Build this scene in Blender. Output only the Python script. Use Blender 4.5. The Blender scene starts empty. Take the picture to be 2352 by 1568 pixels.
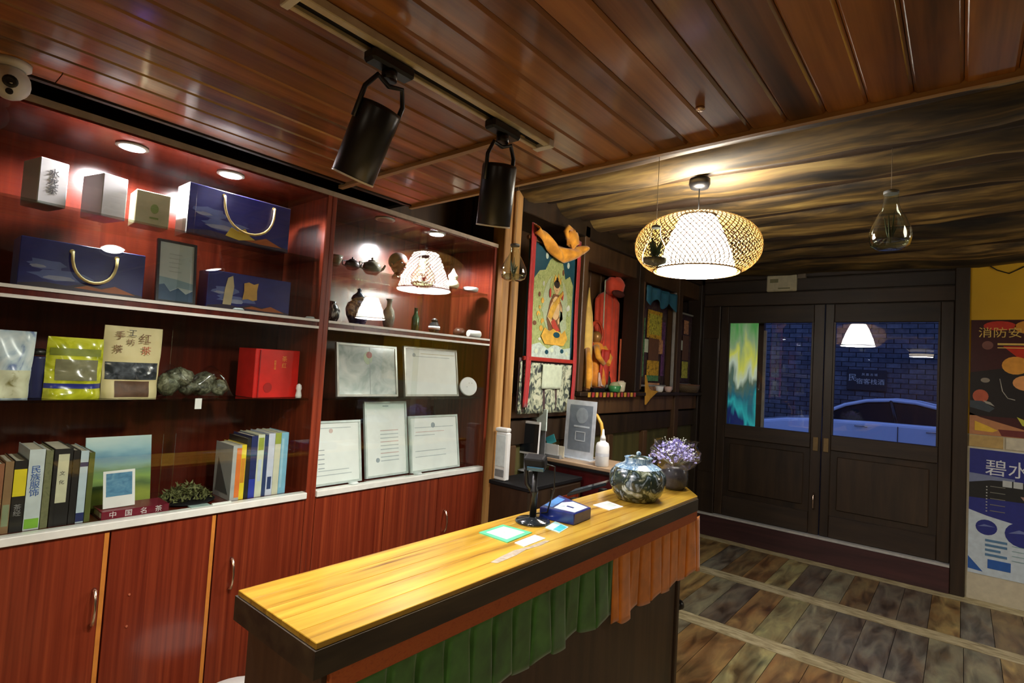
import bpy, bmesh, math, random
from mathutils import Vector, Matrix
random.seed(7)
R = math.radians
scene = bpy.context.scene
COL = scene.collection

# ------------------------------------------------------------------ camera
YAW, PITCH, ROLL, FPX = 0.69344664, 0.04709025, 0.05873462, 1249.19
CAM = Vector((0, 0, 1.5))
_f = Vector((-math.sin(YAW), math.cos(YAW), 0)); _r = Vector((math.cos(YAW), math.sin(YAW), 0)); _u = Vector((0, 0, 1))
FWD = _f*math.cos(PITCH) + _u*math.sin(PITCH)
_u2 = _u*math.cos(PITCH) - _f*math.sin(PITCH)
RGT = _r*math.cos(ROLL) + _u2*math.sin(ROLL)
UPV = _u2*math.cos(ROLL) - _r*math.sin(ROLL)
cd = bpy.data.cameras.new('camera'); co = bpy.data.objects.new('camera', cd); COL.objects.link(co)
m = Matrix((RGT, UPV, -FWD)).transposed().to_4x4(); m.translation = CAM
co.matrix_world = m
cd.sensor_width = 36; cd.lens = 36*FPX/2352; cd.clip_start = 0.02
scene.camera = co

# ------------------------------------------------------------------ world: blue dusk sky
w = bpy.data.worlds.new('dusk'); scene.world = w; w.use_nodes = True
bg = w.node_tree.nodes['Background']; bg.inputs[0].default_value = (0.075, 0.125, 0.36, 1); bg.inputs[1].default_value = 2.0
vs = scene.view_settings; vs.view_transform = 'Standard'; vs.look = 'None'; vs.exposure = 0.0; vs.gamma = 1; vs.use_curve_mapping = False
scene.cycles.max_bounces = 5; scene.cycles.diffuse_bounces = 3; scene.cycles.glossy_bounces = 3; scene.cycles.transmission_bounces = 3; scene.cycles.transparent_max_bounces = 16
scene.cycles.use_adaptive_sampling = True; scene.cycles.adaptive_threshold = .07; scene.cycles.caustics_reflective = False
scene.cycles.caustics_refractive = False; scene.cycles.sample_clamp_indirect = 4.0; scene.cycles.use_denoising = True

# strengths of the real lamps and of the added fill lamps (used by the builders below)
P_PENDANT, P_DOWN, P_SPOT, P_FILL = 185.0, 80.0, 46.0, 38.0

# ------------------------------------------------------------------ helpers
def at(px, py, ax, v):
    """world point on the plane ax=v seen at a photo pixel (2352x1568)"""
    d = RGT*((px-1176)/FPX) - UPV*((py-784)/FPX) + FWD
    i = 'xyz'.index(ax); t = (v-CAM[i])/d[i]
    return CAM + d*t

def link(o, parent=None):
    COL.objects.link(o)
    if parent: o.parent = parent
    return o
def wl(o):
    v = Vector((0, 0, 0))
    while o: v += o.location; o = o.parent
    return v
def tag(o, label=None, cat=None, group=None, kind=None):
    if label: o['label'] = label
    if cat: o['category'] = cat
    if group: o['group'] = group
    if kind: o['kind'] = kind
    return o
def thing(name, label, cat, loc, group=None):
    o = bpy.data.objects.new(name, None); o.empty_display_size = .05; link(o); o.location = loc
    return tag(o, label, cat, group)

class B:
    """collects shapes in world coordinates, linked by build() as one mesh object"""
    def __init__(s): s.v = []; s.f = []; s.m = []; s.sm = []
    def add(s, vs, fs, mi=0, smooth=False):
        n = len(s.v); s.v += [Vector(v) for v in vs]
        for f in fs: s.f.append([i+n for i in f]); s.m.append(mi); s.sm.append(smooth)
        return s
    def box(s, a, b, mi=0, rz=0, piv=None):
        x0, y0, z0 = a; x1, y1, z1 = b
        vs = [(x0,y0,z0),(x1,y0,z0),(x1,y1,z0),(x0,y1,z0),(x0,y0,z1),(x1,y0,z1),(x1,y1,z1),(x0,y1,z1)]
        if rz:
            p = Vector(piv) if piv else Vector(((x0+x1)/2, (y0+y1)/2, 0)); M = Matrix.Rotation(rz, 3, 'Z')
            vs = [M @ (Vector(v)-p) + p for v in vs]
        return s.add(vs, [(3,2,1,0),(4,5,6,7),(0,1,5,4),(1,2,6,5),(2,3,7,6),(3,0,4,7)], mi)
    def obox(s, c, ax, ay, az, sx, sy, sz, mi=0):
        c = Vector(c); ax = Vector(ax).normalized(); ay = Vector(ay).normalized(); az = Vector(az).normalized()
        vs = [c+ax*(sx/2*i)+ay*(sy/2*j)+az*(sz/2*k) for k in (-1,1) for i, j in ((-1,-1),(1,-1),(1,1),(-1,1))]
        return s.add(vs, [(3,2,1,0),(4,5,6,7),(0,1,5,4),(1,2,6,5),(2,3,7,6),(3,0,4,7)], mi)
    def lathe(s, prof, c=(0,0,0), n=24, mi=0, caps=True, axis=None, smooth=True, wob=None):
        c = Vector(c); Z = Vector(axis).normalized() if axis else Vector((0,0,1))
        X = Z.orthogonal().normalized() if axis else Vector((1,0,0)); Y = Z.cross(X)
        vs = []; fs = []
        for r, h in prof:
            for k in range(n):
                a = 2*math.pi*k/n; q = r*(wob(a, h) if wob else 1)
                vs.append(c + Z*h + X*(q*math.cos(a)) + Y*(q*math.sin(a)))
        for j in range(len(prof)-1):
            for k in range(n):
                fs.append((j*n+k, j*n+(k+1)%n, (j+1)*n+(k+1)%n, (j+1)*n+k))
        s.add(vs, fs, mi, smooth)
        if caps:
            m_ = len(prof)-1; s.add(vs[:n], [tuple(range(n))[::-1]], mi); s.add(vs[m_*n:], [tuple(range(n))], mi)
        return s
    def cyl(s, p0, p1, r0, r1=None, n=16, mi=0, caps=True):
        p0 = Vector(p0); p1 = Vector(p1); return s.lathe([(r0,0),(r0 if r1 is None else r1,(p1-p0).length)], p0, n, mi, caps, p1-p0)
    def tube(s, pts, r, n=8, mi=0, closed=False):
        pts = [Vector(p) for p in pts]; vs = []; fs = []; N = len(pts); up = None
        for i, p in enumerate(pts):
            a = pts[(i-1) % N] if closed or i else pts[0]; b = pts[(i+1) % N] if closed or i < N-1 else pts[-1]
            t = (b-a).normalized()
            up = t.orthogonal().normalized() if up is None else (up - t*up.dot(t)).normalized()
            bi = t.cross(up); rr = r[i] if isinstance(r, (list, tuple)) else r
            for k in range(n):
                q = 2*math.pi*k/n; vs.append(p + up*(rr*math.cos(q)) + bi*(rr*math.sin(q)))
        for i in range(N if closed else N-1):
            j = (i+1) % N
            for k in range(n): fs.append((i*n+k, i*n+(k+1)%n, j*n+(k+1)%n, j*n+k))
        s.add(vs, fs, mi, True)
        if not closed: s.add(vs[:n], [tuple(range(n))[::-1]], mi); s.add(vs[-n:], [tuple(range(n))], mi)
        return s
    def prism(s, pts, d, mi=0):
        """polygon of 3D points pushed along vector d"""
        pts = [Vector(p) for p in pts]; d = Vector(d); n = len(pts)
        vs = pts + [p+d for p in pts]
        fs = [tuple(range(n))[::-1], tuple(range(n, 2*n))] + [(i, (i+1)%n, n+(i+1)%n, n+i) for i in range(n)]
        return s.add(vs, fs, mi)
    def ball(s, c, r, n=12, mi=0, sc=(1,1,1), wob=None):
        c = Vector(c); k = n//2; vs = []; fs = []
        for j in range(k+1):
            th = math.pi*j/k
            for i in range(n):
                a = 2*math.pi*i/n; q = r*(wob(th, a) if wob else 1)
                vs.append(c + Vector((q*math.sin(th)*math.cos(a)*sc[0], q*math.sin(th)*math.sin(a)*sc[1], q*math.cos(th)*sc[2])))
        for j in range(k):
            for i in range(n): fs.append((j*n+i, (j+1)*n+i, (j+1)*n+(i+1)%n, j*n+(i+1)%n))
        return s.add(vs, fs, mi, True)
    def grid(s, fn, nu, nv, mi=0, smooth=True):
        vs = [fn(i/nu, j/nv) for j in range(nv+1) for i in range(nu+1)]
        fs = [(j*(nu+1)+i, j*(nu+1)+i+1, (j+1)*(nu+1)+i+1, (j+1)*(nu+1)+i) for j in range(nv) for i in range(nu)]
        return s.add(vs, fs, mi, smooth)
    def build(s, name, mats, parent=None, origin=None, bevel=0, solid=0, seg=1):
        o_ = wl(parent) if parent else (Vector(origin) if origin is not None else None)
        if o_ is None:
            xs = [v.x for v in s.v]; ys = [v.y for v in s.v]; zs = [v.z for v in s.v]
            o_ = Vector(((min(xs)+max(xs))/2, (min(ys)+max(ys))/2, min(zs)))
        me = bpy.data.meshes.new(name); me.from_pydata([v-o_ for v in s.v], [], s.f)
        for mt in (mats if isinstance(mats, (list, tuple)) else [mats]): me.materials.append(mt)
        for p, mi, sm in zip(me.polygons, s.m, s.sm): p.material_index = mi; p.use_smooth = sm
        bm = bmesh.new(); bm.from_mesh(me)
        if not s.sm or any(s.sm): bmesh.ops.remove_doubles(bm, verts=bm.verts, dist=1e-6)
        bmesh.ops.recalc_face_normals(bm, faces=bm.faces); bm.to_mesh(me); bm.free()
        o = bpy.data.objects.new(name, me); link(o, parent)
        if not parent: o.location = o_
        if solid: md = o.modifiers.new('solid', 'SOLIDIFY'); md.thickness = solid; md.offset = 0
        if bevel: md = o.modifiers.new('bevel', 'BEVEL'); md.width = bevel; md.segments = seg; md.limit_method = 'ANGLE'
        return o

def part(name, mat, parent, a, b, bevel=0, rz=0, piv=None):
    return B().box(a, b, 0, rz, piv).build(name, mat, parent, bevel=bevel)
def struct(name, b, mat, **k):
    return tag(b.build(name, mat, **k), kind='structure')

# frame of a flat face: F(o, r, u) maps 2D to 3D, n points out of it
class F:
    def __init__(s, o, r, u): s.o = Vector(o); s.r = Vector(r).normalized(); s.u = Vector(u).normalized(); s.n = s.r.cross(s.u)
    def p(s, x, y, d=0): return s.o + s.r*x + s.u*y + s.n*d
    def patch(s, b, pts, mi=0, d=0.0, t=.0008): return b.prism([s.p(x, y, d) for x, y in pts], s.n*t, mi)
    def rect(s, b, x0, y0, x1, y1, mi=0, d=0.0, t=.0008): return s.patch(b, [(x0,y0),(x1,y0),(x1,y1),(x0,y1)], mi, d, t)
    def disc(s, b, x, y, rx, ry=None, mi=0, d=0.0, t=.0008, n=18):
        ry = ry or rx; return s.patch(b, [(x+rx*math.cos(2*math.pi*k/n), y+ry*math.sin(2*math.pi*k/n)) for k in range(n)], mi, d, t)

def text(s, fr, x, y, size, mat, parent, name='lettering', align='CENTER', d=.001, ex=.0003, vertical=False):
    c = bpy.data.curves.new(name, 'FONT'); c.body = '\n'.join(s) if vertical else s; c.size = size; c.align_x = align; c.align_y = 'CENTER'
    c.extrude = ex; c.resolution_u = 2
    if vertical: c.space_line = .95
    t = bpy.data.objects.new('tmp', c); COL.objects.link(t)
    me = bpy.data.meshes.new_from_object(t.evaluated_get(bpy.context.evaluated_depsgraph_get()))
    bpy.data.objects.remove(t); bpy.data.curves.remove(c)
    M = Matrix((fr.r, fr.u, fr.n)).transposed().to_4x4(); M.translation = fr.p(x, y, d) - wl(parent)
    me.transform(M); me.materials.clear(); me.materials.append(mat)
    o = bpy.data.objects.new(name, me); return link(o, parent)

# ------------------------------------------------------------------ materials
class Mat:
    def __init__(s, name):
        s.m = bpy.data.materials.new(name); s.m.use_nodes = True; s.t = s.m.node_tree; s.b = s.t.nodes['Principled BSDF']
    def n(s, typ, **k):
        o = s.t.nodes.new(typ)
        for a, b in k.items(): setattr(o, a, b)
        return o
    def l(s, a, b): s.t.links.new(a, b)
    def inp(s, k, v): s.b.inputs[k].default_value = v
def c4(c): return (c[0], c[1], c[2], 1)
def srgb(r, g, b):
    f = lambda c: (c/255/12.92) if c/255 <= .04045 else ((c/255+.055)/1.055)**2.4
    return (f(r), f(g), f(b))
def ramp(M, fac, stops):
    r = M.n('ShaderNodeValToRGB'); e = r.color_ramp.elements
    e[0].position, e[0].color = stops[0][0], c4(stops[0][1]); e[1].position, e[1].color = stops[-1][0], c4(stops[-1][1])
    for p, c in stops[1:-1]: q = e.new(p); q.color = c4(c)
    M.l(fac, r.inputs[0]); return r.outputs[0]
def coords(M, scale, obj=True, rand=False):
    tc = M.n('ShaderNodeTexCoord'); mp = M.n('ShaderNodeMapping'); mp.inputs['Scale'].default_value = scale
    M.l(tc.outputs['Object' if obj else 'Generated'], mp.inputs[0])
    if rand:
        oi = M.n('ShaderNodeObjectInfo'); ml = M.n('ShaderNodeVectorMath', operation='SCALE'); ml.inputs[0].default_value = (37, 53, 71)
        M.l(oi.outputs['Random'], ml.inputs['Scale']); M.l(ml.outputs[0], mp.inputs['Location'])
    return mp.outputs[0]
def plain(name, col, rough=.5, metal=0, var=.12, sc=25, coat=0, bump=0, spec=None, sheen=0):
    M = Mat(name); nz = M.n('ShaderNodeTexNoise'); nz.inputs['Scale'].default_value = sc; nz.inputs['Detail'].default_value = 3
    M.l(coords(M, (1,1,1)), nz.inputs[0])
    M.l(ramp(M, nz.outputs[0], [(.3, [x*(1-var) for x in col]), (.7, [min(1, x*(1+var)) for x in col])]), M.b.inputs['Base Color'])
    M.inp('Roughness', rough); M.inp('Metallic', metal); M.inp('Coat Weight', coat); M.inp('Coat Roughness', .08)
    if spec is not None: M.inp('Specular IOR Level', spec)
    if sheen: M.inp('Sheen Weight', sheen)
    if bump:
        bp = M.n('ShaderNodeBump'); bp.inputs['Strength'].default_value = bump; bp.inputs['Distance'].default_value = .01
        M.l(nz.outputs[0], bp.inputs['Height']); M.l(bp.outputs[0], M.b.inputs['Normal'])
    return M.m
def wood(name, stops, scale, rough=.4, coat=0, rand=.35, bump=.15, knots=0, spec=None, croh=.06):
    """grain stretched along one axis by `scale`; brightness varies by object"""
    M = Mat(name); v = coords(M, scale, rand=True)
    nz = M.n('ShaderNodeTexNoise'); nz.inputs['Scale'].default_value = 1; nz.inputs['Detail'].default_value = 4; nz.inputs['Roughness'].default_value = .6
    nz.inputs['Distortion'].default_value = .4; M.l(v, nz.inputs[0])
    col = ramp(M, nz.outputs[0], stops)
    if knots:
        k = coords(M, [q*.55 for q in knots_scale(scale)], rand=True); vo = M.n('ShaderNodeTexVoronoi'); vo.inputs['Scale'].default_value = 1
        M.l(k, vo.inputs[0]); mr = M.n('ShaderNodeMapRange'); mr.inputs[1].default_value = .04; mr.inputs[2].default_value = .16
        mr.inputs[3].default_value = 1-knots; mr.inputs[4].default_value = 1; M.l(vo.outputs['Distance'], mr.inputs[0])
        mx = M.n('ShaderNodeMix', data_type='RGBA', blend_type='MULTIPLY'); mx.inputs[0].default_value = 1
        M.l(col, mx.inputs[6]); M.l(mr.outputs[0], mx.inputs[7]); col = mx.outputs[2]
    if rand:
        oi = M.n('ShaderNodeObjectInfo'); mr = M.n('ShaderNodeMapRange'); mr.inputs[3].default_value = 1-rand; mr.inputs[4].default_value = 1+rand
        M.l(oi.outputs['Random'], mr.inputs[0]); mx = M.n('ShaderNodeMix', data_type='RGBA', blend_type='MULTIPLY'); mx.inputs[0].default_value = 1
        M.l(col, mx.inputs[6]); M.l(mr.outputs[0], mx.inputs[7]); col = mx.outputs[2]
    M.l(col, M.b.inputs['Base Color']); M.inp('Roughness', rough); M.inp('Coat Weight', coat); M.inp('Coat Roughness', croh)
    if spec is not None: M.inp('Specular IOR Level', spec)
    if bump >= .3:
        bp = M.n('ShaderNodeBump'); bp.inputs['Strength'].default_value = bump; bp.inputs['Distance'].default_value = .004
        M.l(nz.outputs[0], bp.inputs['Height']); M.l(bp.outputs[0], M.b.inputs['Normal'])
    return M.m
def knots_scale(s): mx = max(s); return [q if q < mx else mx*.5 for q in s]
def emit(name, col, st):
    M = Mat(name); M.inp('Base Color', c4(col)); M.inp('Emission Color', c4(col)); M.inp('Emission Strength', st); return M.m
def glass(name, tint=(1,1,1), rough=.0, ior=1.5, boost=1.0):
    """thin pane: clear with a Fresnel reflection"""
    M = Mat(name); M.t.nodes.remove(M.b); out = M.t.nodes['Material Output']
    tr = M.n('ShaderNodeBsdfTransparent'); tr.inputs[0].default_value = c4(tint); gl = M.n('ShaderNodeBsdfGlossy'); gl.inputs['Roughness'].default_value = rough
    lw = M.n('ShaderNodeLayerWeight'); lw.inputs[0].default_value = .5; pw = M.n('ShaderNodeMath', operation='POWER'); pw.inputs[1].default_value = 5
    F0 = ((ior-1)/(ior+1))**2; ml = M.n('ShaderNodeMath', operation='MULTIPLY_ADD'); ml.inputs[1].default_value = (1-F0)*boost; ml.inputs[2].default_value = F0*boost; ml.use_clamp = True
    mx = M.n('ShaderNodeMixShader'); M.l(lw.outputs['Facing'], pw.inputs[0]); M.l(pw.outputs[0], ml.inputs[0])
    M.l(ml.outputs[0], mx.inputs[0]); M.l(tr.outputs[0], mx.inputs[1]); M.l(gl.outputs[0], mx.inputs[2]); M.l(mx.outputs[0], out.inputs[0])
    return M.m
def pattern(name, cols, sc, rough=.6, kind='voronoi', coat=0, feature='F1', pos=None):
    M = Mat(name); v = coords(M, (sc,)*3 if not isinstance(sc, (tuple, list)) else sc)
    if kind == 'voronoi':
        t = M.n('ShaderNodeTexVoronoi', feature=feature); t.inputs['Scale'].default_value = 1; M.l(v, t.inputs[0]); fac = t.outputs[0]
    else:
        t = M.n('ShaderNodeTexNoise'); t.inputs['Scale'].default_value = 1; t.inputs['Detail'].default_value = 4; t.inputs['Distortion'].default_value = 1.2; M.l(v, t.inputs[0]); fac = t.outputs[0]
    pos = pos or [i/(len(cols)-1) for i in range(len(cols))]
    M.l(ramp(M, fac, list(zip(pos, cols))), M.b.inputs['Base Color']); M.inp('Roughness', rough); M.inp('Coat Weight', coat)
    return M.m

# materials used across the scene
W_CEIL = wood('varnished_pine', [(.25, (.075,.026,.007)), (.47, (.27,.105,.025)), (.75, (.46,.20,.055))], (18, .8, 18), rough=.32, coat=.55, rand=.34, knots=.75, croh=.10, bump=.08)
W_BATTEN = wood('pale_batten', [(.3, (.30,.17,.07)), (.7, (.52,.34,.15))], (2, 30, 30), rough=.5, rand=.1)
W_LOG = wood('smoked_log', [(.34, (.008,.005,.003)), (.47, (.065,.040,.013)), (.58, (.20,.125,.036)), (.72, (.42,.29,.09))], (1.4, 13, 13), rough=.66, rand=.5, bump=.55, knots=.6)
W_DARK = wood('dark_door_wood', [(.3, (.012,.007,.004)), (.7, (.042,.023,.011))], (12, 12, 1.2), rough=.42, rand=.2, coat=.15)
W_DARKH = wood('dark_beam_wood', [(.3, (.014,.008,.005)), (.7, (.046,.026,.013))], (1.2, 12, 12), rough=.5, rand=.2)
W_PANEL = wood('brown_panel_wood', [(.3, (.045,.022,.010)), (.7, (.13,.065,.026))], (14, 14, 1.3), rough=.45, rand=.25)
W_POST = wood('honey_post_wood', [(.3, (.26,.12,.035)), (.55, (.50,.27,.09)), (.75, (.66,.42,.17))], (22, 22, 1.1), rough=.45, rand=.15, knots=.6)
W_SILL = wood('maroon_threshold_wood', [(.3, (.020,.007,.008)), (.7, (.055,.018,.018))], (1.2, 14, 14), rough=.5)
W_TOP = wood('yellow_pine_top', [(.30, (.14,.056,.006)), (.44, (.40,.225,.022)), (.72, (.56,.365,.048))], (30, 1.6, 30), rough=.28, coat=.5, rand=.16, knots=.9, bump=.03, croh=.12)
W_BODY = wood('counter_side_wood', [(.3, (.030,.017,.010)), (.7, (.085,.046,.024))], (14, 14, 1.0), rough=.5, rand=.1)
W_DESK = wood('pale_desk_wood', [(.3, (.34,.22,.13)), (.7, (.58,.42,.27))], (1.3, 22, 22), rough=.35, rand=.05)
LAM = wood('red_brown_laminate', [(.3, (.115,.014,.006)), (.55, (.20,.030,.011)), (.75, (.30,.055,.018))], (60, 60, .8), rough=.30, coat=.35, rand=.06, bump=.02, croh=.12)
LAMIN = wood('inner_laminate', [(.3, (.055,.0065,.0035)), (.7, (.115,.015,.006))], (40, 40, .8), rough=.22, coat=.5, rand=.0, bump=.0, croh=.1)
EDGE = plain('orange_edge_band', (.55,.20,.035), .4)
WHITE_TRIM = plain('white_trim', (.72,.74,.70), .35, var=.06)
GLASS = glass('clear_pane', (.96,.98,.97), boost=1.0)
GLASS_SH = glass('shelf_glass', (.86,.94,.91), boost=1.1)
GLASS_DR = glass('door_glass', (.93,.95,.98), boost=1.25)
GLASS_BULB = glass('bulb_glass', (.90,.94,.86), boost=2.2)
BLACK = plain('black_paint', (.006,.006,.007), .35)
BLACK_M = plain('matte_black', (.007,.007,.008), .6, spec=.2)
WHITE = plain('white_plastic', (.78,.79,.78), .4, var=.04)
CREAM = plain('cream_paint', (.58,.53,.38), .7, var=.08)
CHROME = plain('brushed_metal', (.80,.62,.50), .25, metal=1)
GOLD = plain('gold_cord', (.72,.55,.22), .45, var=.2)
GREYP = plain('grey_plastic', (.22,.23,.24), .5)

# ------------------------------------------------------------------ structure: shell
XC = -2.05            # front plane of the display cabinets
YB = 5.39             # inner face of the back wall
ZC = 2.21             # underside of the plank ceiling
YE = 1.575            # where the plank ceiling stops
struct('wall_left', B().box((-2.52,-3.1,-.05), (-2.42,5.6,2.92)), W_PANEL)
struct('wall_right', B().box((3.0,-3.1,-.05), (3.1,5.6,2.92)), W_PANEL)
struct('wall_rear', B().box((-2.42,-3.1,-.05), (3.0,-3.0,2.92)), W_PANEL)
struct('ceiling_roof', B().box((-2.52,-3.1,2.92), (3.1,5.6,3.0)), W_DARKH)

# floor: slab with printed planks in rows, parted by rope-look bands
W_FLOOR = None
def floor_mat():
    M = Mat('weathered_plank_print'); oi = M.n('ShaderNodeObjectInfo')
    base = ramp(M, oi.outputs['Random'], [(0, (.25,.17,.085)), (.15, (.40,.28,.12)), (.3, (.17,.14,.115)), (.45, (.33,.20,.085)), (.6, (.29,.265,.19)), (.75, (.37,.33,.17)), (.9, (.22,.20,.17)), (1, (.33,.18,.08))])
    base.node.color_ramp.interpolation = 'CONSTANT'
    nz = M.n('ShaderNodeTexNoise'); nz.inputs['Scale'].default_value = 1; nz.inputs['Detail'].default_value = 5; nz.inputs['Distortion'].default_value = .8
    M.l(coords(M, (14, 3.2, 14), rand=True), nz.inputs[0])
    n2 = M.n('ShaderNodeTexNoise'); n2.inputs['Scale'].default_value = 1; n2.inputs['Detail'].default_value = 5; M.l(coords(M, (9, 4, 9), rand=True), n2.inputs[0])
    tint = ramp(M, n2.outputs[0], [(.35, (.75,.55,.36)), (.5, (.9,.85,.75)), (.62, (.9,.92,.80)), (.75, (.50,.60,.60))])
    d = ramp(M, nz.outputs[0], [(.3, (.24,.20,.17)), (.5, (.72,.70,.67)), (.72, (1.25,1.25,1.1))])
    m1 = M.n('ShaderNodeMix', data_type='RGBA', blend_type='MULTIPLY'); m1.inputs[0].default_value = 1; M.l(base, m1.inputs[6]); M.l(d, m1.inputs[7])
    m2 = M.n('ShaderNodeMix', data_type='RGBA', blend_type='MULTIPLY'); m2.inputs[0].default_value = .8; M.l(m1.outputs[2], m2.inputs[6]); M.l(tint, m2.inputs[7])
    M.l(m2.outputs[2], M.b.inputs['Base Color']); M.inp('Roughness', .38)
    return M.m
W_FLOOR = floor_mat()
ROPE = wood('rope_print', [(.3, (.20,.15,.07)), (.5, (.42,.35,.19)), (.7, (.58,.51,.31))], (9, 34, 9), rough=.5, rand=.05, bump=.3)
fl = struct('floor', B().box((-2.45,-3.1,-.06), (3.05,5.45,-.004)), plain('floor_base', (.03,.025,.02), .8))
bands = [(3.39,3.53), (4.31,4.46), (2.47,2.61), (1.55,1.69), (.63,.77), (-.29,-.15), (5.23,5.39)]
ys = sorted(bands)
for a, b in bands:
    B().box((-2.42,a+.002,-.006), (3.0,b-.002,.0012)).build('rope_band', ROPE, fl)
mid = []
prev = -3.0
for a, b in ys:
    mid.append((prev, a)); prev = b
pm = {}
for a, b in mid:
    key = round(b-a, 3)
    x = -2.42 + random.uniform(0, .05)
    while x < 2.95:
        wd = .162
        if key not in pm:
            bb = B().box((-wd/2+.0015, -(b-a)/2+.002, -.006), (wd/2-.0015, (b-a)/2-.002, 0)); o = bb.build('floor_plank', W_FLOOR, fl); pm[key] = o.data
        else: o = bpy.data.objects.new('floor_plank', pm[key]); link(o, fl)
        o.location = Vector((x+wd/2, (a+b)/2, 0)) - fl.location
        x += wd

# plank ceiling over the front of the room
ce = struct('ceiling', B().box((-1.95,-3.0,ZC+.014), (3.0,YE,ZC+.03)), W_DARKH)
pw = .0925
x = -1.95; pmesh = {}
while x < 2.98:
    cuts = [-3.0] + sorted(random.sample([-2.2, -1.4, -.6, -.1, .3], 1)) + [YE]
    for a, b in zip(cuts[:-1], cuts[1:]):
        key = round(b-a, 3)
        if key not in pmesh:
            L = (b-a)/2-.0012; h = .0065; wq = pw/2-.0006
            prof = [(-wq, .014), (-wq, h), (-wq+h, 0), (wq-h, 0), (wq, h), (wq, .014)]
            bb = B(); bb.prism([(px, -L, pz) for px, pz in prof], (0, 2*L, 0)); o = bb.build('ceiling_plank', W_CEIL, ce); pmesh[key] = o.data
        else: o = bpy.data.objects.new('ceiling_plank', pmesh[key]); link(o, ce)
        o.location = Vector((x+pw/2, (a+b)/2, ZC)) - ce.location
        # B.build shifted the first one by the parent's place; undo for all by remaking the data once
    x += pw
for me in list(pmesh.values()): me.transform(Matrix.Translation(ce.location))
for me in list(pm.values()): me.transform(Matrix.Translation(fl.location))
struct('trim_1', B().box((-1.97,YE-.002,ZC-.012), (3.0,YE+.016,ZC+.03)), W_BATTEN)
struct('trim_2', B().box((-1.97,-3.0,ZC-.004), (-1.952,YE,ZC+.03)), W_DARKH)
struct('trim_3', B().box((-2.0,1.225,ZC-.014), (-1.03,1.246,ZC-.0005)), W_BATTEN)
struct('wall_header', B().box((-2.42,YE+.018,ZC+.03), (3.0,YE+.05,2.92)), W_DARKH)

# log ceiling over the back of the room
lc = struct('ceiling_log_deck', B().box((-2.42,1.63,2.86), (3.0,5.5,2.90)), W_DARKH)
y = 1.86; k = 0
while y < 5.35:
    r0 = random.uniform(.115, .16); ph = random.uniform(0, 6); pts = []; rs = []
    for i in range(25):
        t = i/24; pts.append((-2.3+t*5.2, y+.010*math.sin(ph+t*9), 2.48+r0+.25*(.16-r0)+.014*math.sin(ph*2+t*7))); rs.append(r0*(1+.06*math.sin(t*23+ph)+.05*math.sin(t*51+ph)))
    B().tube(pts, rs, 18).build('log', W_LOG, lc)
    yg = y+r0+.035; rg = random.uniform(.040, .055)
    B().tube([(-2.3+5.2*i/16, yg+.012*math.sin(ph+i*.6), 2.515+rg+.012*math.sin(ph*3+i*.5)) for i in range(17)], [rg*(1+.10*math.sin(i*1.7+ph)) for i in range(17)], 10).build('shade_pole', W_DARKH, lc)  # thin dark poles added in the gaps, standing in for shaded creases
    y += 2*r0+.07; k += 1

# back wall: dark timber frame, two glazed doors, threshold
wb = struct('wall_back', B().box((-2.42,YB+.02,-.05), (-1.80,YB+.14,2.92)).box((.0,YB+.02,-.05), (3.0,YB+.14,2.92)).box((-1.80,YB+.02,2.21), (.0,YB+.14,2.92)), W_DARKH)
for a, b in ((2.215,2.335), (2.34,2.455), (2.46,2.56)):
    B().box((-2.0,YB-.012,a), (.02,YB+.02,b-.004)).build('lintel_board', W_DARKH, wb, bevel=.004)
B().box((-2.02,YB-.03,2.56), (3.0,YB+.02,2.63)).build('lintel_beam', W_DARKH, wb, bevel=.008)
B().box((-2.0,YB-.03,.20), (-1.83,YB+.02,2.215)).build('door_post', W_DARK, wb, bevel=.006)
B().box((-.055,YB-.05,0), (.035,YB+.02,2.56)).build('door_post', W_DARK, wb, bevel=.006)
B().box((-1.99,YB-.006,.6), (-1.84,YB-.034,1.9)).build('post_panel', W_DARK, wb, bevel=.004)
sl = struct('trim_4', B().box((-2.0,YB-.055,.0), (-.055,YB+.02,.195)), W_SILL, bevel=.004)
B().box((-2.0,YB-.060,.195), (-.055,YB+.02,.212)).build('metal_strip', plain('worn_white_metal', (.5,.49,.46), .4), sl)
def door(n, x0, x1, p0, p1, label):
    d = tag(bpy.data.objects.new('door_%d' % n, None), kind='structure'); link(d); d.location = ((x0+x1)/2, YB, .215)
    d['label'] = label
    y0, y1 = YB-.012, YB+.03
    def pc(nm, a, b, bev=.005, mt=W_DARK): return part(nm, mt, d, a, b, bev)
    pc('stile', (x0,y0,.215), (p0,y1,2.21)); pc('stile', (p1,y0,.215), (x1,y1,2.21))
    pc('rail', (p0,y0,2.05), (p1,y1,2.21), mt=W_DARKH); pc('rail', (p0,y0,.95), (p1,y1,1.08), mt=W_DARKH); pc('rail', (p0,y0,.215), (p1,y1,.40), mt=W_DARKH)
    pc('panel', (p0,y0+.02,.40), (p1,y1-.005,.95), 0)
    pc('raised_panel', (p0+.05,y0+.008,.45), (p1-.05,y0+.02,.90), .006)
    pc('glazing_bead', (p0,y0-.004,1.08), (p0+.014,y0+.02,2.05), 0); pc('glazing_bead', (p1-.014,y0-.004,1.08), (p1,y0+.02,2.05), 0)
    pc('pane', (p0+.002,YB+.008,1.082), (p1-.002,YB+.012,2.048), 0, GLASS_DR)
    return d
d1 = door(1, -1.83, -.935, -1.755, -1.018, 'left dark wooden door leaf with glazed top')
d2 = door(2, -.93, -.055, -.862, -.138, 'right dark wooden door leaf with wide glass pane')
for dd, x in ((d1, -.975), (d2, -.895)):
    B().box((x-.02,YB-.022,.93), (x+.02,YB-.012,1.05)).build('lock_plate', plain('old_brass', (.22,.15,.07), .45, metal=.8), dd, bevel=.002)
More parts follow.
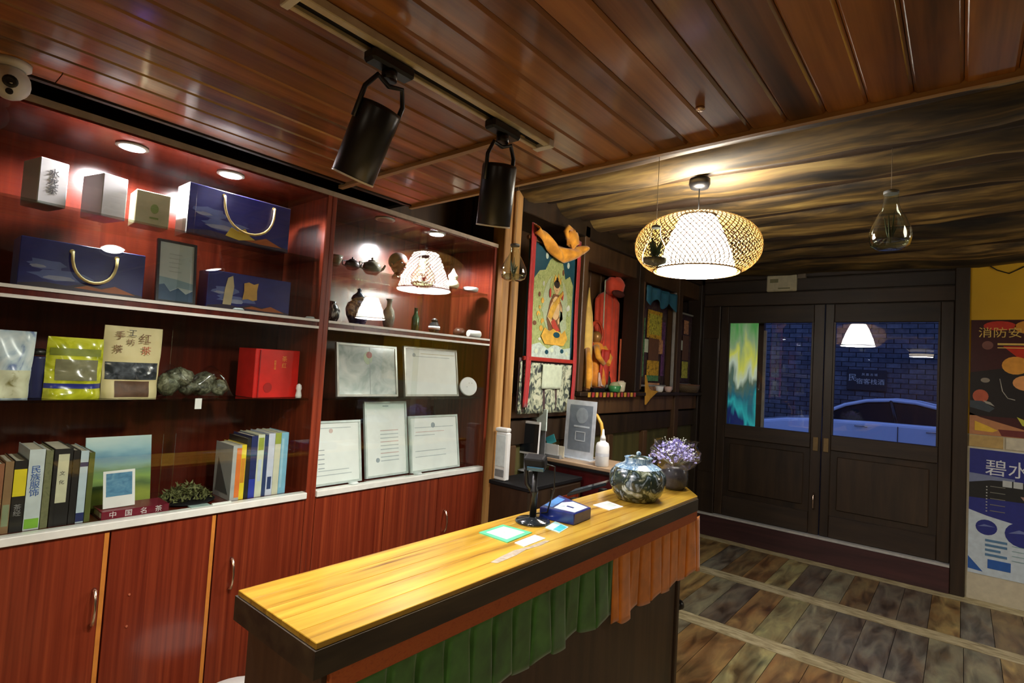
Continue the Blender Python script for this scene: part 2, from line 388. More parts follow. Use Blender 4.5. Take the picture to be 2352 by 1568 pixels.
hb = B().tube([(-.975,YB-.02,.43), (-.975,YB-.05,.45), (-.975,YB-.05,.55), (-.975,YB-.02,.57)], .006).build('bolt_handle', CHROME, d1)

# right of the doors: cream wall with a yellow upper field
wr = struct('wall_back_right', B().box((.036,YB-.02,0), (3.0,YB+.02,1.205)), CREAM)
struct('wall_back_yellow', B().box((.036,YB-.02,1.205), (3.0,YB+.02,2.50)), plain('yellow_paint', (.72,.42,.012), .6, var=.06, sc=3))
struct('trim_5', B().box((.036,YB-.03,2.49), (3.0,YB+.02,2.51)), plain('edge_tan', (.35,.25,.12), .6))

# left wall behind the counter: timber bays with a shelf
wlb = struct('wall_left_bay', B().box((-2.42,2.30,0), (-2.30,YB+.02,2.7)), W_PANEL)
def wpart(nm, a, b, mt=W_PANEL, bev=.005): return part(nm, mt, wlb, a, b, bev)
wpart('post', (-2.10,2.300,.0), (-2.005,2.360,2.62), W_POST); wpart('post', (-2.09,2.372,.0), (-2.0,2.440,2.62), W_POST)
wpart('board', (-2.28,2.31,.0), (-2.10,2.44,2.62), W_DARK)
wpart('post', (-2.10,3.13,1.36), (-2.0,3.19,2.5), W_PANEL)
wpart('post', (-2.14,3.965,1.36), (-2.0,4.05,2.5), W_DARK); wpart('post', (-2.14,4.76,0.), (-2.0,4.85,2.5), W_PANEL)
wpart('post', (-2.14,5.31,0.), (-2.0,5.37,2.5), W_DARK)
wpart('shelf_board', (-2.30,3.13,1.33), (-1.975,5.36,1.36), W_DARK)
wpart('lintel', (-2.30,2.44,2.42), (-2.0,5.38,2.56), W_DARK)
wpart('lintel_board', (-2.20,3.19,2.27), (-2.03,5.31,2.42), W_PANEL)
wpart('rail', (-2.30,2.44,1.20), (-2.02,5.36,1.33), W_PANEL); wpart('rail', (-2.30,2.44,1.04), (-2.035,5.36,1.185), W_DARK); wpart('rail', (-2.3,2.44,.0), (-2.02,5.36,.28), W_DARK)
for i in range(5):
    a = 2.46+i*.58; wpart('stile', (-2.3,a,.28), (-2.02,a+.07,1.04), W_PANEL)
    wpart('panel', (-2.3,a+.07,.28), (-2.06,a+.58,1.04), wood('olive_panel', [(.3, (.045,.045,.016)), (.7, (.12,.105,.035))], (14,14,1.3), rand=.2) if i == 0 else bpy.data.materials['olive_panel'], 0)
for i in range(14):
    a = 3.2+i*.16
    if a+.15 < 5.3: wpart('back_board', (-2.31,a,1.36), (-2.285,a+.155,2.4), W_PANEL, .003)

# ------------------------------------------------------------------ outside: street, brick wall
struct('ground_street', B().box((-14,5.55,-.16), (10,14.2,-.10)), plain('asphalt', (.05,.05,.055), .8))
BRICK = plain('grey_brick', (.26,.26,.28), .85, var=.3, sc=6)
def brickmat():
    M = Mat('dusk_brick'); oi = M.n('ShaderNodeObjectInfo'); nz = M.n('ShaderNodeTexNoise'); nz.inputs['Scale'].default_value = 12; M.l(coords(M, (1,1,1), rand=True), nz.inputs[0])
    a = ramp(M, oi.outputs['Random'], [(0, (.085,.082,.09)), (.5, (.13,.125,.13)), (1, (.18,.17,.17))]); b = ramp(M, nz.outputs[0], [(.3, (.7,.7,.7)), (.7, (1.1,1.1,1.1))])
    mx = M.n('ShaderNodeMix', data_type='RGBA', blend_type='MULTIPLY'); mx.inputs[0].default_value = 1; M.l(a, mx.inputs[6]); M.l(b, mx.inputs[7]); M.l(mx.outputs[2], M.b.inputs['Base Color']); M.inp('Roughness', .85); return M.m
BRICK = brickmat()
bw = struct('wall_street', B().box((-14,14.03,-.2), (10,14.3,7)), plain('mortar', (.055,.055,.06), .9))
bl, bh = .27, .105
cube = None; stuff = B()
for j in range(34):
    z = -.15+j*bh
    for i in range(-4, 50):
        xx = -9.5+(i+(.5 if j % 2 else 0))*bl
        if xx > 3: continue
        inview = (-3.85 < xx < -.2 and .95 < z < 3.0) and not (-1.98 < xx < -1.30 and 1.52 < z < 1.78)
        if inview:
            if cube is None:
                o = B().box((-bl/2+.008,0,.007), (bl/2-.008,.04,bh-.007)).build('brick', BRICK, bw); cube = o.data; cube.transform(Matrix.Translation(bw.location))
            else: o = bpy.data.objects.new('brick', cube); link(o, bw)
            o.location = Vector((xx, 14.0+random.uniform(-.004,.004), z)) - bw.location
        else: stuff.box((xx-bl/2+.008,14.0,z+.007), (xx+bl/2-.008,14.04,z+bh-.007))
tag(stuff.build('brick_field', BRICK, bw), kind='stuff')

# ------------------------------------------------------------------ display cabinets along the left wall
ZT, ZG1, ZM, ZG3, ZL = 2.165, 1.905, 1.650, 1.322, .940
XB = -2.385
LIGHT_ON = emit('downlight_glow', (1, .93, .95), 30.0)
LIGHT_OFF = plain('downlight_off', (.30,.28,.27), .3)
def add_spot(name, loc, to, power, size, blend, col, radius, parent=None):
    l = bpy.data.lights.new(name, 'SPOT'); l.energy = power; l.spot_size = size; l.spot_blend = blend; l.color = col; l.shadow_soft_size = radius
    o = bpy.data.objects.new(name, l); link(o, parent); o.location = Vector(loc) - (wl(parent) if parent else Vector())
    o.rotation_euler = (Vector(to)-Vector(loc)).to_track_quat('-Z', 'Y').to_euler(); return o
def cabinet(label, y0, y1, doors, lights, pane_split):
    c = thing('display_cabinet', label, 'cabinet', (-2.22, (y0+y1)/2, 0), 'wall display cabinets')
    t = .022
    for a in (y0, y1-t): part('side_panel', LAM, c, (XB,a,0), (XC,a+t,2.19), .002)
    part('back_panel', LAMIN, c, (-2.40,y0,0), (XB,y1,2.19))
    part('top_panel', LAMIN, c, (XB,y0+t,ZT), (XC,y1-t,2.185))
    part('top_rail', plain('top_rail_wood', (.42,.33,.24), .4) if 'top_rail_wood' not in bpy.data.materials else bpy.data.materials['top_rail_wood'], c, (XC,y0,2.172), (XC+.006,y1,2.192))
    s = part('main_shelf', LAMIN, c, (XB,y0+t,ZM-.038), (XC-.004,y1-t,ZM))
    for z in (ZM-.010, ZM-.038): part('glass_track', WHITE_TRIM, s, (XC-.022,y0+t,z), (XC+.003,y1-t,z+.010))
    for z in (ZG1, ZG3): part('glass_shelf', GLASS_SH, c, (XB+.002,y0+t,z-.008), (XC-.035,y1-t,z))
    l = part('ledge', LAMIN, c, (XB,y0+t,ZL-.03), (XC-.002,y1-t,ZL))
    part('ledge_edge', WHITE_TRIM, l, (XC-.03,y0+t,ZL-.022), (XC+.010,y1-t,ZL+.003), .002)
    part('plinth', LAM, c, (XB,y0+t,0), (XC-.03,y1-t,.09)); part('carcass', LAM, c, (XB,y0+t,.09), (XC-.02,y1-t,ZL-.03))
    for a, b, hy, strip in doors:
        d = part('door', LAM, c, (XC-.018,a+.002,.09), (XC,b-.002,ZL-.026), .0015)
        if strip: part('edge_strip', EDGE, d, (XC-.017,b-.016,.09), (XC+.0015,b-.004,ZL-.03))
        if hy:
            z0, z1 = .635, .742
            B().tube([(XC,hy,z0), (XC+.012,hy,z0+.004), (XC+.022,hy,z0+.025), (XC+.026,hy,(z0+z1)/2), (XC+.022,hy,z1-.025), (XC+.012,hy,z1-.004), (XC,hy,z1)], [.006,.006,.0042,.0038,.0042,.006,.006]).build('handle', CHROME, d)
    for z0, z1, nm in ((ZM+.001, ZT-.001, 'upper'), (ZL+.004, ZM-.039, 'lower')):
        part('glass_door', GLASS, c, (XC-.014,y0+t,z0), (XC-.010,pane_split+.02,z1)); part('glass_door', GLASS, c, (XC-.006,pane_split-.02,z0), (XC-.002,y1-t,z1))
    for yy, xx, on in lights:
        d = B().lathe([(.046,0),(.048,-.004),(.038,-.006)], (xx,yy,ZT), 20).build('downlight', WHITE_TRIM, c)
        B().lathe([(.037,-.002),(.036,-.0075)], (xx,yy,ZT), 20).build('lens', LIGHT_ON if on else LIGHT_OFF, d)
        if on: add_spot('downlight_lamp', (xx,yy,ZT-.012), (xx-.03,yy,1.0), P_DOWN*(on if on is not True else 1), R(165), .35, (1,.90,.93), .035)
    return c
cabA = cabinet('longer red-brown glass-fronted display cabinet holding gift bags, pouches and books', -.75, 1.235,
    [(-.73,-.40,-.44,0), (-.40,-.07,0,1), (-.07,.24,.2,1), (.24,.555,.525,1), (.555,.872,0,1), (.872,1.213,.935,0)],
    [(.545,-2.16,True), (.857,-2.14,True), (.15,-2.16,False)], .70)
cabB = cabinet('shorter red-brown display cabinet with framed certificates, beside the honey wooden posts', 1.235, 2.29,
    [(1.257,1.615,0,0), (1.615,1.945,0,0), (1.945,2.268,2.0,0)], [(1.869,-2.10,.8), (1.557,-2.12,False)], 1.75)
for zz in (.70, .60): B().lathe([(.004,0),(.003,.003)], (XC,.62,zz), 8, axis=(1,0,0)).build('screw_cap', plain('screw_cap', (.45,.12,.06), .4), [d for d in cabA.children if d.name.startswith('door')][4])

# ------------------------------------------------------------------ counter
XF, ZK = -.945, .95
ct = thing('reception_counter', 'long narrow counter with yellow pine top and dark wooden body', 'counter', (-1.13, 1.6, 0))
near, f1, f2 = .605, 2.56, 3.02
nb = 5; bwid = .335/nb
for i in range(nb):
    xa, xb = XF-i*bwid, XF-(i+1)*bwid; ya, yb_ = f1+(f2-f1)*i/nb, f1+(f2-f1)*(i+1)/nb
    g = .0004
    B().prism([(xa-g,near,ZK-.013), (xa-g,ya,ZK-.013), (xb+g,yb_,ZK-.013), (xb+g,near,ZK-.013)], (0,0,.013)).build('top_board', W_TOP, ct, bevel=.0012)
APR = wood('painted_dark_apron', [(.3, (.020,.014,.010)), (.6, (.050,.036,.020)), (.8, (.09,.07,.035))], (20,3,20), rough=.5, rand=0)
B().prism([(XF+.004,near-.004,ZK-.013), (XF+.004,f1,ZK-.013), (-1.28,f2,ZK-.013), (-1.284,near-.004,ZK-.013)], (0,0,-.054)).build('apron', APR, ct)
part('front_panel', W_BODY, ct, (-1.00,.66,.0), (-.98,2.44,.883)); part('end_panel', W_BODY, ct, (-1.27,.63,.0), (-.96,.66,.883), .004)
part('end_panel', W_BODY, ct, (-1.25,2.43,.0), (-.97,2.46,.883), .004); part('inner_shelf', W_BODY, ct, (-1.25,.66,.42), (-1.00,2.43,.44))
part('corner_post', W_BODY, ct, (-.985,.625,0), (-.955,.66,.883), .003)
B().lathe([(.012,0),(.022,.01),(.022,.03),(.012,.04)], (-.99,2.47,.46), 12, axis=(.3,1,0)).build('knob', BLACK, ct)
part('trim_strip', pattern('red_gold_braid', [(.30,.035,.012), (.42,.10,.02), (.20,.02,.01)], (60,60,120), kind='noise'), ct, (-.975,.64,.838), (XF+.002,2.56,.884), .003)
def valance(name, label, mt, ya, yb, zt, zb, n, amp, gp):
    def fn(u, v):
        y = ya+(yb-ya)*u; k = u*n; fr = k-math.floor(k); fold = 1-math.exp(-((fr-.5)/.10)**2)*1.0 + .25*math.sin(k*1.7)
        flare = (.25+.75*(1-v)) ; s = math.sin(k*6.283)
        return Vector((XF-.004 + amp*flare*(fold-.9) + .006*math.sin(k*2.3)*(1-v), y + .018*s*(1-v), zb+(zt-zb)*v + .010*math.sin(k*3.1+1)*(1-v)))
    o = B().grid(fn, n*12, 14).build(name, mt, ct, solid=.0015); return tag(o, label)
GRN = plain('green_cloth', (.045,.15,.022), .85, var=.35, sc=14, sheen=.3); ORG = plain('orange_cloth', (.66,.20,.014), .8, var=.2, sc=14, sheen=.3)
valance('green_valance', 'green pleated cloth valance hanging along the counter front', GRN, .66, 1.79, .845, .645, 13, .03, 'pleated counter valances')
valance('orange_valance', 'orange pleated cloth valance at the far end of the counter', ORG, 1.775, 2.60, .852, .605, 9, .035, 'pleated counter valances')
# worn grey streak on the top
wm = B(); wf = F((-1.0,1.25,ZK), (0,1,0), (-1,0,0))
wf.patch(wm, [(-.06,-.005), (.03,.0), (.09,.012), (.16,.006), (.22,.014), (.21,.026), (.12,.024), (.06,.032), (-.02,.022), (-.07,.012)], 0, .0002, .0004)
wm.build('worn_patch', plain('worn_grey', (.33,.28,.22), .5, var=.25, sc=60), ct)

# things on the counter
def on(px, py, z=ZK): p = at(px, py, 'z', z); return p
s0 = on(1223, 1199)
sc_ = thing('scanner_stand', 'black code scanner on a pole with a round base, on the counter', 'scanner', s0)
SHB = plain('shiny_black', (.012,.016,.020), .15, coat=.5)
B().lathe([(.062,0),(.063,.006),(.058,.011),(.014,.017),(.0135,.02)], s0, 36).build('base', SHB, sc_)
B().lathe([(.0125,.017),(.0125,.10),(.015,.105),(.015,.115),(.011,.12),(.011,.20)], s0, 16).build('pole', BLACK, sc_)
B().tube([s0+Vector((.0,0,.10)), s0+Vector((-.025,-.012,.135)), s0+Vector((-.030,-.015,.18)), s0+Vector((-.01,-.005,.215))], [.008,.009,.009,.008]).build('neck_arm', BLACK, sc_)
B().obox(s0+Vector((0,0,.215)), (1,.4,0), (-.4,1,.25), (0,-.25,1), .075, .055, .045).build('head', BLACK_M, sc_, bevel=.008, seg=2)
B().obox(s0+Vector((.012,-.012,.196)), (1,.4,0), (-.4,1,.25), (0,-.25,1), .06, .03, .012).build('scan_window', plain('scan_glass', (.03,.09,.14), .1), sc_)
B().tube([s0+Vector((.02,.02,.21)), s0+Vector((.05,.05,.20)), s0+Vector((.045,.06,.12)), s0+Vector((.02,.06,.03)), s0+Vector((-.06,.07,.004))], .003, 6).build('cable', BLACK, sc_)

def flat_card(name, label, cat, q, mats, z=ZK, t=.002, draw=None, grp=None):
    pts = [on(*p) for p in q]; o = pts[0]; r = (pts[1]-pts[0]); u = (pts[3]-pts[0])
    c = sum(pts, Vector())/4; th = thing(name, label, cat, c, grp)
    B().prism(pts, (0,0,t)).build('card', mats[0], th)
    def mapp(a, b): return pts[0]*(1-a)*(1-b)+pts[1]*a*(1-b)+pts[2]*a*b+pts[3]*(1-a)*b
    for k, (a0, b0, a1, b1) in enumerate(draw or []):
        B().prism([mapp(a0,b0)+Vector((0,0,t)), mapp(a1,b0)+Vector((0,0,t)), mapp(a1,b1)+Vector((0,0,t)), mapp(a0,b1)+Vector((0,0,t))], (0,0,.0006)).build('print', mats[min(k+1, len(mats)-1)], th)
    return th
PAPER = plain('white_paper', (.80,.81,.80), .6, var=.03); MINT = plain('mint_green', (.10,.55,.28), .4, var=.1); TEAL = plain('teal_print', (.06,.42,.48), .4)
flat_card('payment_card', 'green-bordered white payment card lying on the counter', 'card', [(1100,1224), (1165,1247), (1222,1224), (1155,1206)], [MINT, PAPER, plain('pale_pink', (.8,.55,.62), .5)], t=.003, draw=[(.14,.14,.86,.86), (.42,.42,.58,.58)])
flat_card('price_card', 'white card beside the green-bordered card on the counter', 'card', [(1182,1247), (1204,1256), (1253,1237), (1228,1229)], [PAPER, plain('soft_grey_print', (.5,.5,.56), .6)], draw=[(.25,.2,.6,.45)])
flat_card('leaflet', 'small teal and white leaflet in front of the blue box', 'leaflet', [(1252,1212), (1285,1224), (1306,1211), (1275,1198)], [plain('pale_cyan', (.45,.75,.78), .45), TEAL], draw=[(.5,.1,.95,.9)])
flat_card('paper_slip', 'white paper slip with grey print by the large vase', 'paper', [(1362,1160), (1400,1172), (1432,1164), (1396,1151)], [PAPER, plain('slip_grey', (.42,.47,.45), .6)], draw=[(.25,.35,.75,.85)])
# blue box
q = [on(1238,1190), on(1318,1207), on(1357,1191), on(1283,1160)]
cx = sum(q, Vector())/4; bb_ = thing('tissue_box', 'dark blue box with pale printed lid beside the scanner stand', 'box', cx)
BLU = plain('navy_card', (.010,.022,.16), .25, coat=.3)
B().prism(q, (0,0,.042)).build('box_body', BLU, bb_, bevel=.003)
def bq(a, b, z=.042): return q[0]*(1-a)*(1-b)+q[1]*a*(1-b)+q[2]*a*b+q[3]*(1-a)*b+Vector((0,0,z))
B().prism([bq(.35,.12), bq(.95,.12), bq(.95,.88), bq(.5,.9), bq(.32,.6)], (0,0,.0008)).build('print', plain('ice_blue_print', (.55,.68,.75), .35), bb_)
B().prism([bq(.05,.15), bq(.28,.15), bq(.28,.85), bq(.05,.85)], (0,0,.0008)).build('print', plain('mid_blue_print', (.08,.25,.6), .35), bb_)
B().prism([bq(.55,.42), bq(.75,.42), bq(.75,.50), bq(.55,.50)], (0,0,.0014)).build('print', BLU, bb_)
# large vase
PORC = pattern('blue_white_leaf_glaze', [(.46,.52,.58), (.16,.22,.28), (.018,.03,.03), (.03,.045,.03), (.26,.29,.20), (.50,.56,.60)], (24,24,17), rough=.22, kind='noise', coat=.4, pos=[.30,.38,.44,.56,.62,.72])
COLLAR = pattern('blue_collar_glaze', [(.45,.6,.7), (.06,.16,.32), (.5,.66,.74)], (40,40,10), rough=.2, coat=.4, kind='noise', pos=[.35,.5,.62])
v0 = on(1462, 1146); vs_ = thing('ginger_jar', 'large round blue and white porcelain jar on the counter', 'vase', v0)
B().lathe([(.075,0),(.085,.004),(.106,.03),(.121,.065),(.124,.095),(.118,.12),(.098,.142),(.072,.155)], v0, 40).build('body', PORC, vs_)
B().lathe([(.100,.141),(.086,.150),(.066,.158),(.058,.166),(.058,.180),(.062,.184),(.056,.184),(.054,.16)], v0, 40, caps=False).build('collar', COLLAR, vs_)
B().lathe([(.056,.172),(.056,.176),(.030,.188),(.006,.194)], v0, 32).build('lid', PORC, vs_); B().ball(v0+Vector((0,0,.200)), .011, 12).build('lid_knob', COLLAR, vs_)
# flower bunch behind the vase
f0 = on(1548, 1122); fb = thing('flower_bunch', 'purple dried flowers in clear wrap in a dark pot behind the large jar', 'flowers', f0)
B().lathe([(.045,0),(.058,.02),(.066,.06),(.060,.10),(.05,.115)], f0, 28).build('pot', pattern('dark_glaze', [(.015,.017,.025), (.06,.06,.075), (.01,.01,.01)], 30, kind='noise', rough=.25), fb)
PUR = pattern('lilac_petals', [(.18,.14,.45), (.42,.38,.75), (.70,.70,.92)], 45, kind='noise', rough=.7)
pet = B()
for i in range(430):
    th = random.uniform(0, 6.283); ph = random.uniform(0, 1.75); rr = random.uniform(.06, .105)
    c = f0+Vector((0,0,.145))+Vector((math.sin(ph)*math.cos(th)*rr*1.12, math.sin(ph)*math.sin(th)*rr*1.12, math.cos(ph)*rr*.85))
    d = Vector((random.uniform(-1,1), random.uniform(-1,1), random.uniform(-.4,1))).normalized(); e = d.orthogonal().normalized(); g = d.cross(e); s_ = random.uniform(.006,.013)
    pet.add([c, c+d*s_+e*s_*.6, c+d*s_*2, c+d*s_-e*s_*.6, c+d*s_+g*s_*.25], [(0,1,4),(1,2,4),(2,3,4),(3,0,4)])
tag(pet.build('petals', PUR, fb), kind='stuff')
st = B()
for i in range(60):
    th = random.uniform(0, 6.283); ph = random.uniform(0, 1.5); e = f0+Vector((0,0,.14))+Vector((math.sin(ph)*math.cos(th), math.sin(ph)*math.sin(th), math.cos(ph)*.9))*random.uniform(.10,.135)
    st.tube([f0+Vector((0,0,.10)), (f0+Vector((0,0,.12))+e)/2, e], [.0012,.001,.0006], 4); st.ball(e, .003, 6)
tag(st.build('stems', plain('pale_stem', (.45,.46,.36), .7), fb), kind='stuff')
WRAP = glass('clear_wrap', (.95,.96,.98), rough=.12, boost=2.5)
B().lathe([(.052,.09),(.085,.11),(.118,.15),(.120,.19),(.100,.215),(.108,.235)], f0, 30, caps=False, wob=lambda a, h: 1+.06*math.sin(a*7+h*40)).build('wrap', WRAP, fb)

# ------------------------------------------------------------------ return desk at the far end and what stands on it
YD = 2.80
dk = thing('return_desk', 'small pale-topped desk with a dark red front, behind the counter', 'desk', (-1.72, 2.92, 0))
part('desk_top', W_DESK, dk, (-1.995,YD,.93), (-1.36,3.10,.952), .003); part('front_panel', wood('dark_red_panel', [(.3, (.05,.004,.006)), (.7, (.13,.012,.014))], (14,14,1.2), rough=.35, rand=0), dk, (-1.99,YD+.03,.0), (-1.37,YD+.05,.93))
part('edge_lip', BLACK, dk, (-1.995,YD-.004,.915), (-1.36,YD+.002,.93)); part('side_panel', W_DARK, dk, (-1.39,YD+.05,0), (-1.37,3.09,.93))
# dark side cabinet with the till
sd = thing('till_cabinet', 'dark narrow cabinet between the display cabinet and the return desk', 'cabinet', (-1.88, 2.53, 0))
part('body', W_DARK, sd, (-1.985,2.27,0), (-1.72,2.78,.86), .003); part('top', BLACK_M, sd, (-1.99,2.265,.86), (-1.715,2.785,.88), .002); part('door', W_DARK, sd, (-1.72,2.475,.06), (-1.712,2.765,.85), .002)
part('panel', LAM, sd, (-1.712,2.50,.12), (-1.708,2.74,.80), .002)
# return-desk things
def std(px, py, Y): return at(px, py, 'y', Y)
a = std(1296, 916, 2.93); b = std(1366, 928, 2.93); zbot = .952
ss = thing('sign_stand', 'clear acrylic stand with a grey printed sheet on the return desk', 'sign', ((a.x+b.x)/2, 2.93, zbot))
fr = F((a.x, 2.95, zbot), (b.x-a.x, -.01, 0), (0, .05, 1)); Wd = b.x-a.x; Hh = a.z-zbot
p_ = B(); fr.rect(p_, 0, 0, Wd, Hh, 0, -.004, .004); p_.build('acrylic', plain('frosted_acrylic', (.55,.60,.66), .25, coat=.3), ss)
p_ = B(); fr.rect(p_, .03, .05, Wd-.025, Hh-.03, 0, .0); p_.build('sheet', plain('slate_print', (.20,.24,.29), .4), ss)
p_ = B(); fr.disc(p_, Wd*.55, Hh*.74, .045, .05, 0, .001); p_.build('emblem', plain('slate_light', (.30,.35,.40), .4), ss)
p_ = B(); fr.rect(p_, Wd*.30, Hh*.535, Wd*.82, Hh*.565, 0, .001); p_.build('print', plain('pale_print', (.55,.62,.68), .4), ss)
p_ = B()
for q4 in ((.36,.30,.70,.315), (.36,.45,.70,.465), (.36,.30,.385,.465), (.675,.30,.70,.465)): fr.rect(p_, Wd*q4[0], Hh*q4[1], Wd*q4[2], Hh*q4[3], 0, .001)
p_.build('print', bpy.data.materials['pale_print'], ss)
part('foot', bpy.data.materials['frosted_acrylic'], ss, (a.x,2.90,zbot), (b.x,3.02,zbot+.004))
gb = std(1382, 1068, 2.84); gb.z = .952
bt = thing('pump_bottle', 'white plastic bottle with a tall nozzle at the edge of the return desk', 'bottle', gb)
B().lathe([(.036,0),(.040,.006),(.040,.115),(.034,.135),(.017,.145),(.016,.155)], gb, 24).build('body', WHITE, bt)
B().lathe([(.017,.152),(.015,.17),(.008,.185),(.005,.215)], gb, 16).build('nozzle', WHITE, bt); B().lathe([(.0405,.06),(.0405,.078)], gb, 24, caps=False).build('label_band', plain('faint_label', (.62,.66,.72), .4), bt)
# yellow hook-shaped strap behind the bottle
pts = [std(x, y, 2.98) for x, y in ((1360,945), (1372,955), (1381,972), (1384,990), (1382,1010))]; pts.append(Vector((pts[-1].x, 2.98, .956)))
tag(B().tube(pts, .011, 8).build('yellow_strap', plain('yellow_plastic', (.66,.40,.06), .4)), 'curved yellow plastic strap behind the white nozzle bottle', 'strap')
# till monitor and the small things round it, on the dark cabinet
def tilt_panel(nm, par, fr, x0, y0, x1, y1, mt, d, t): p = B(); fr.rect(p, x0, y0, x1, y1, 0, d, t); return p.build(nm, mt, par)
z0 = .88
a = std(1172, 962, 2.60); b = std(1232, 962, 2.60); c_ = std(1172, 1036, 2.60)
mo = thing('till_monitor', 'till monitor with black screen and white bezel on the dark cabinet', 'monitor', ((a.x+b.x)/2, 2.62, z0))
fr = F((a.x,2.60,c_.z), (b.x-a.x,.03,0), (0,.04,1)); Wd = b.x-a.x; Hh = a.z-c_.z
tilt_panel('bezel', mo, fr, 0, 0, Wd, Hh, WHITE, -.02, .02); tilt_panel('screen', mo, fr, .016, .012, Wd, Hh-.014, SHB, .0, .0015)
B().lathe([(.05,0),(.05,.006),(.012,.012),(.012,max(.03, c_.z-z0+.06))], ((a.x+b.x)/2,2.65,z0), 20).build('stand', GREYP, mo)
wb_ = std(1155, 1070, 2.50); wb_.z = z0
cr = thing('card_reader', 'white card reader standing at the left of the till monitor', 'card reader', (-1.96,2.31,z0))
a = std(1142, 990, 2.30); b = std(1168, 990, 2.30); xa, xb = max(a.x, -1.985), max(a.x, -1.985)+(b.x-a.x)
part('body', WHITE, cr, (xa,2.29,z0), (xb,2.33,a.z), .006); part('keypad', GREYP, cr, (xa+.01,2.287,z0+.02), (xb-.01,2.291,z0+.06), .002); part('screen', plain('pale_screen', (.62,.68,.70), .3), cr, (xa+.006,2.287,z0+.075), (xb-.006,2.291,a.z-.015), .002)
wt = tag(B().obox(((xa+xb)/2-.004,2.31,a.z+.0125), (1,.1,0), (-.1,1,0), (0,0,1), .080, .045, .022).build('receipt_printer', WHITE, bevel=.008, seg=2), 'white receipt printer block on top of the card reader', 'printer')
pp = thing('paper_pad', 'mint white paper pad pinned upright behind the till monitor', 'paper pad', (-1.93,2.72,z0))
fr = F((0,0,0), (1,0,0), (0,0,1)); a = std(1221, 936, 2.74); b = std(1258, 936, 2.74); c_ = std(1221, 985, 2.74)
part('pad', plain('mint_paper', (.70,.84,.78), .6), pp, (a.x,2.735,c_.z), (b.x,2.745,a.z), .002); part('backing', GREYP, pp, (a.x+.01,2.745,z0), (b.x-.01,2.75,a.z-.01))
a = std(1243, 972, 2.78); b = std(1275, 1000, 2.78)
tc = thing('card_holder', 'teal and white cards in a small holder beside the till monitor', 'card holder', ((a.x+b.x)/2, 2.83, .952))
part('holder', GREYP, tc, (a.x-.005,2.81,.952), (b.x+.02,2.86,.972), .002)
B().obox(((a.x+b.x)/2-.01,2.83,1.06), (1,0,.5), (0,1,0), (-.5,0,1), .07, .003, .05).build('card', TEAL, tc); B().box((a.x,2.822,.96), (b.x,2.826,1.035)).build('card', PAPER, tc); B().box((b.x-.005,2.835,.96), (b.x+.035,2.839,1.03)).build('card', plain('cream_card', (.8,.76,.6), .6), tc)
kb = tag(B().prism([on(1302,1141,.90), on(1392,1116,.90), on(1400,1108,.90), on(1320,1130,.90)], (0,0,.018)).build('cash_tray', SHB, bevel=.003), 'long dark blue tray behind the counter next to the vase', 'tray')
part('leg', BLACK, kb, (-1.42,2.2,0), (-1.39,2.24,.90)); part('leg', BLACK, kb, (-1.44,2.5,0), (-1.41,2.54,.90))

# ------------------------------------------------------------------ lamps of the place and added fill lamps
# pendant with woven bamboo shade
PX, PY = -1.035, 2.65
pl_ = thing('pendant_lamp', 'round woven bamboo pendant lamp glowing white, hanging from the logs', 'lamp', (PX, PY, 2.0))
B().lathe([(.050,2.500),(.052,2.475),(.044,2.455),(.006,2.450)], (PX,PY,0), 24).build('canopy', BLACK, pl_)
B().tube([(PX,PY,2.452), (PX,PY,2.30)], .003, 6).build('cord', BLACK, pl_)
SHADE = emit('glowing_shade_cloth', (1, .95, .84), P_PENDANT*.22)
B().lathe([(.085,2.305),(.120,2.235),(.160,2.13),(.187,2.035)], (PX,PY,0), 40, caps=False).build('inner_shade', SHADE, pl_)
B().lathe([(.19,2.030),(.185,2.024),(.02,2.020)], (PX,PY,0), 40, caps=False).build('diffuser', emit('glowing_diffuser', (1, .96, .90), P_PENDANT*.35), pl_)
B().ball((PX,PY,2.24), .03, 16).build('bulb', emit('bulb_glow', (1,.85,.55), 620.0), pl_)
def ell(t, a):
    z = 2.03+.285*t; q = (z-2.155)/.165; r_ = .302*max(.02, 1-min(1, abs(q))**2.3)**.5
    if z < 2.155: r_ = max(r_, .19)
    return Vector((PX+r_*math.cos(a), PY+r_*math.sin(a), z))
BAM = plain('bamboo_strip', (.30,.17,.035), .5, var=.3, sc=40)
wv = B()
def ribbon(fn, n, wd):
    pts = [fn(i/n) for i in range(n+1)]; vs_ = []; fs = []
    for i, p in enumerate(pts):
        t = (pts[min(i+1, n)]-pts[max(i-1, 0)]).normalized(); nn = Vector((p.x-PX, p.y-PY, (p.z-2.15)*2)).normalized(); sd_ = t.cross(nn).normalized()*wd/2
        vs_ += [p-sd_, p+sd_, p+sd_+nn*.0012, p-sd_+nn*.0012]
    for i in range(n):
        for k in range(4): fs.append((i*4+k, i*4+(k+1)%4, i*4+4+(k+1)%4, i*4+4+k))
    wv.add(vs_, fs)
for k in range(72):
    a0 = 2*math.pi*k/72
    ribbon(lambda t: ell(.995*t, a0+.9*t), 16, .0044); ribbon(lambda t: ell(.995*t, a0-.9*t), 16, .0044)
tag(wv.build('woven_shade', BAM, pl_), kind='stuff')
for t in (0.0, .985):
    B().tube([ell(t, 2*math.pi*k/40) for k in range(40)], .004, 6, closed=True).build('rim_ring', BAM, pl_)
def point(name, loc, power, col, r):
    l = bpy.data.lights.new(name, 'POINT'); l.energy = power; l.color = col; l.shadow_soft_size = r; o = bpy.data.objects.new(name, l); link(o); o.location = loc; return o

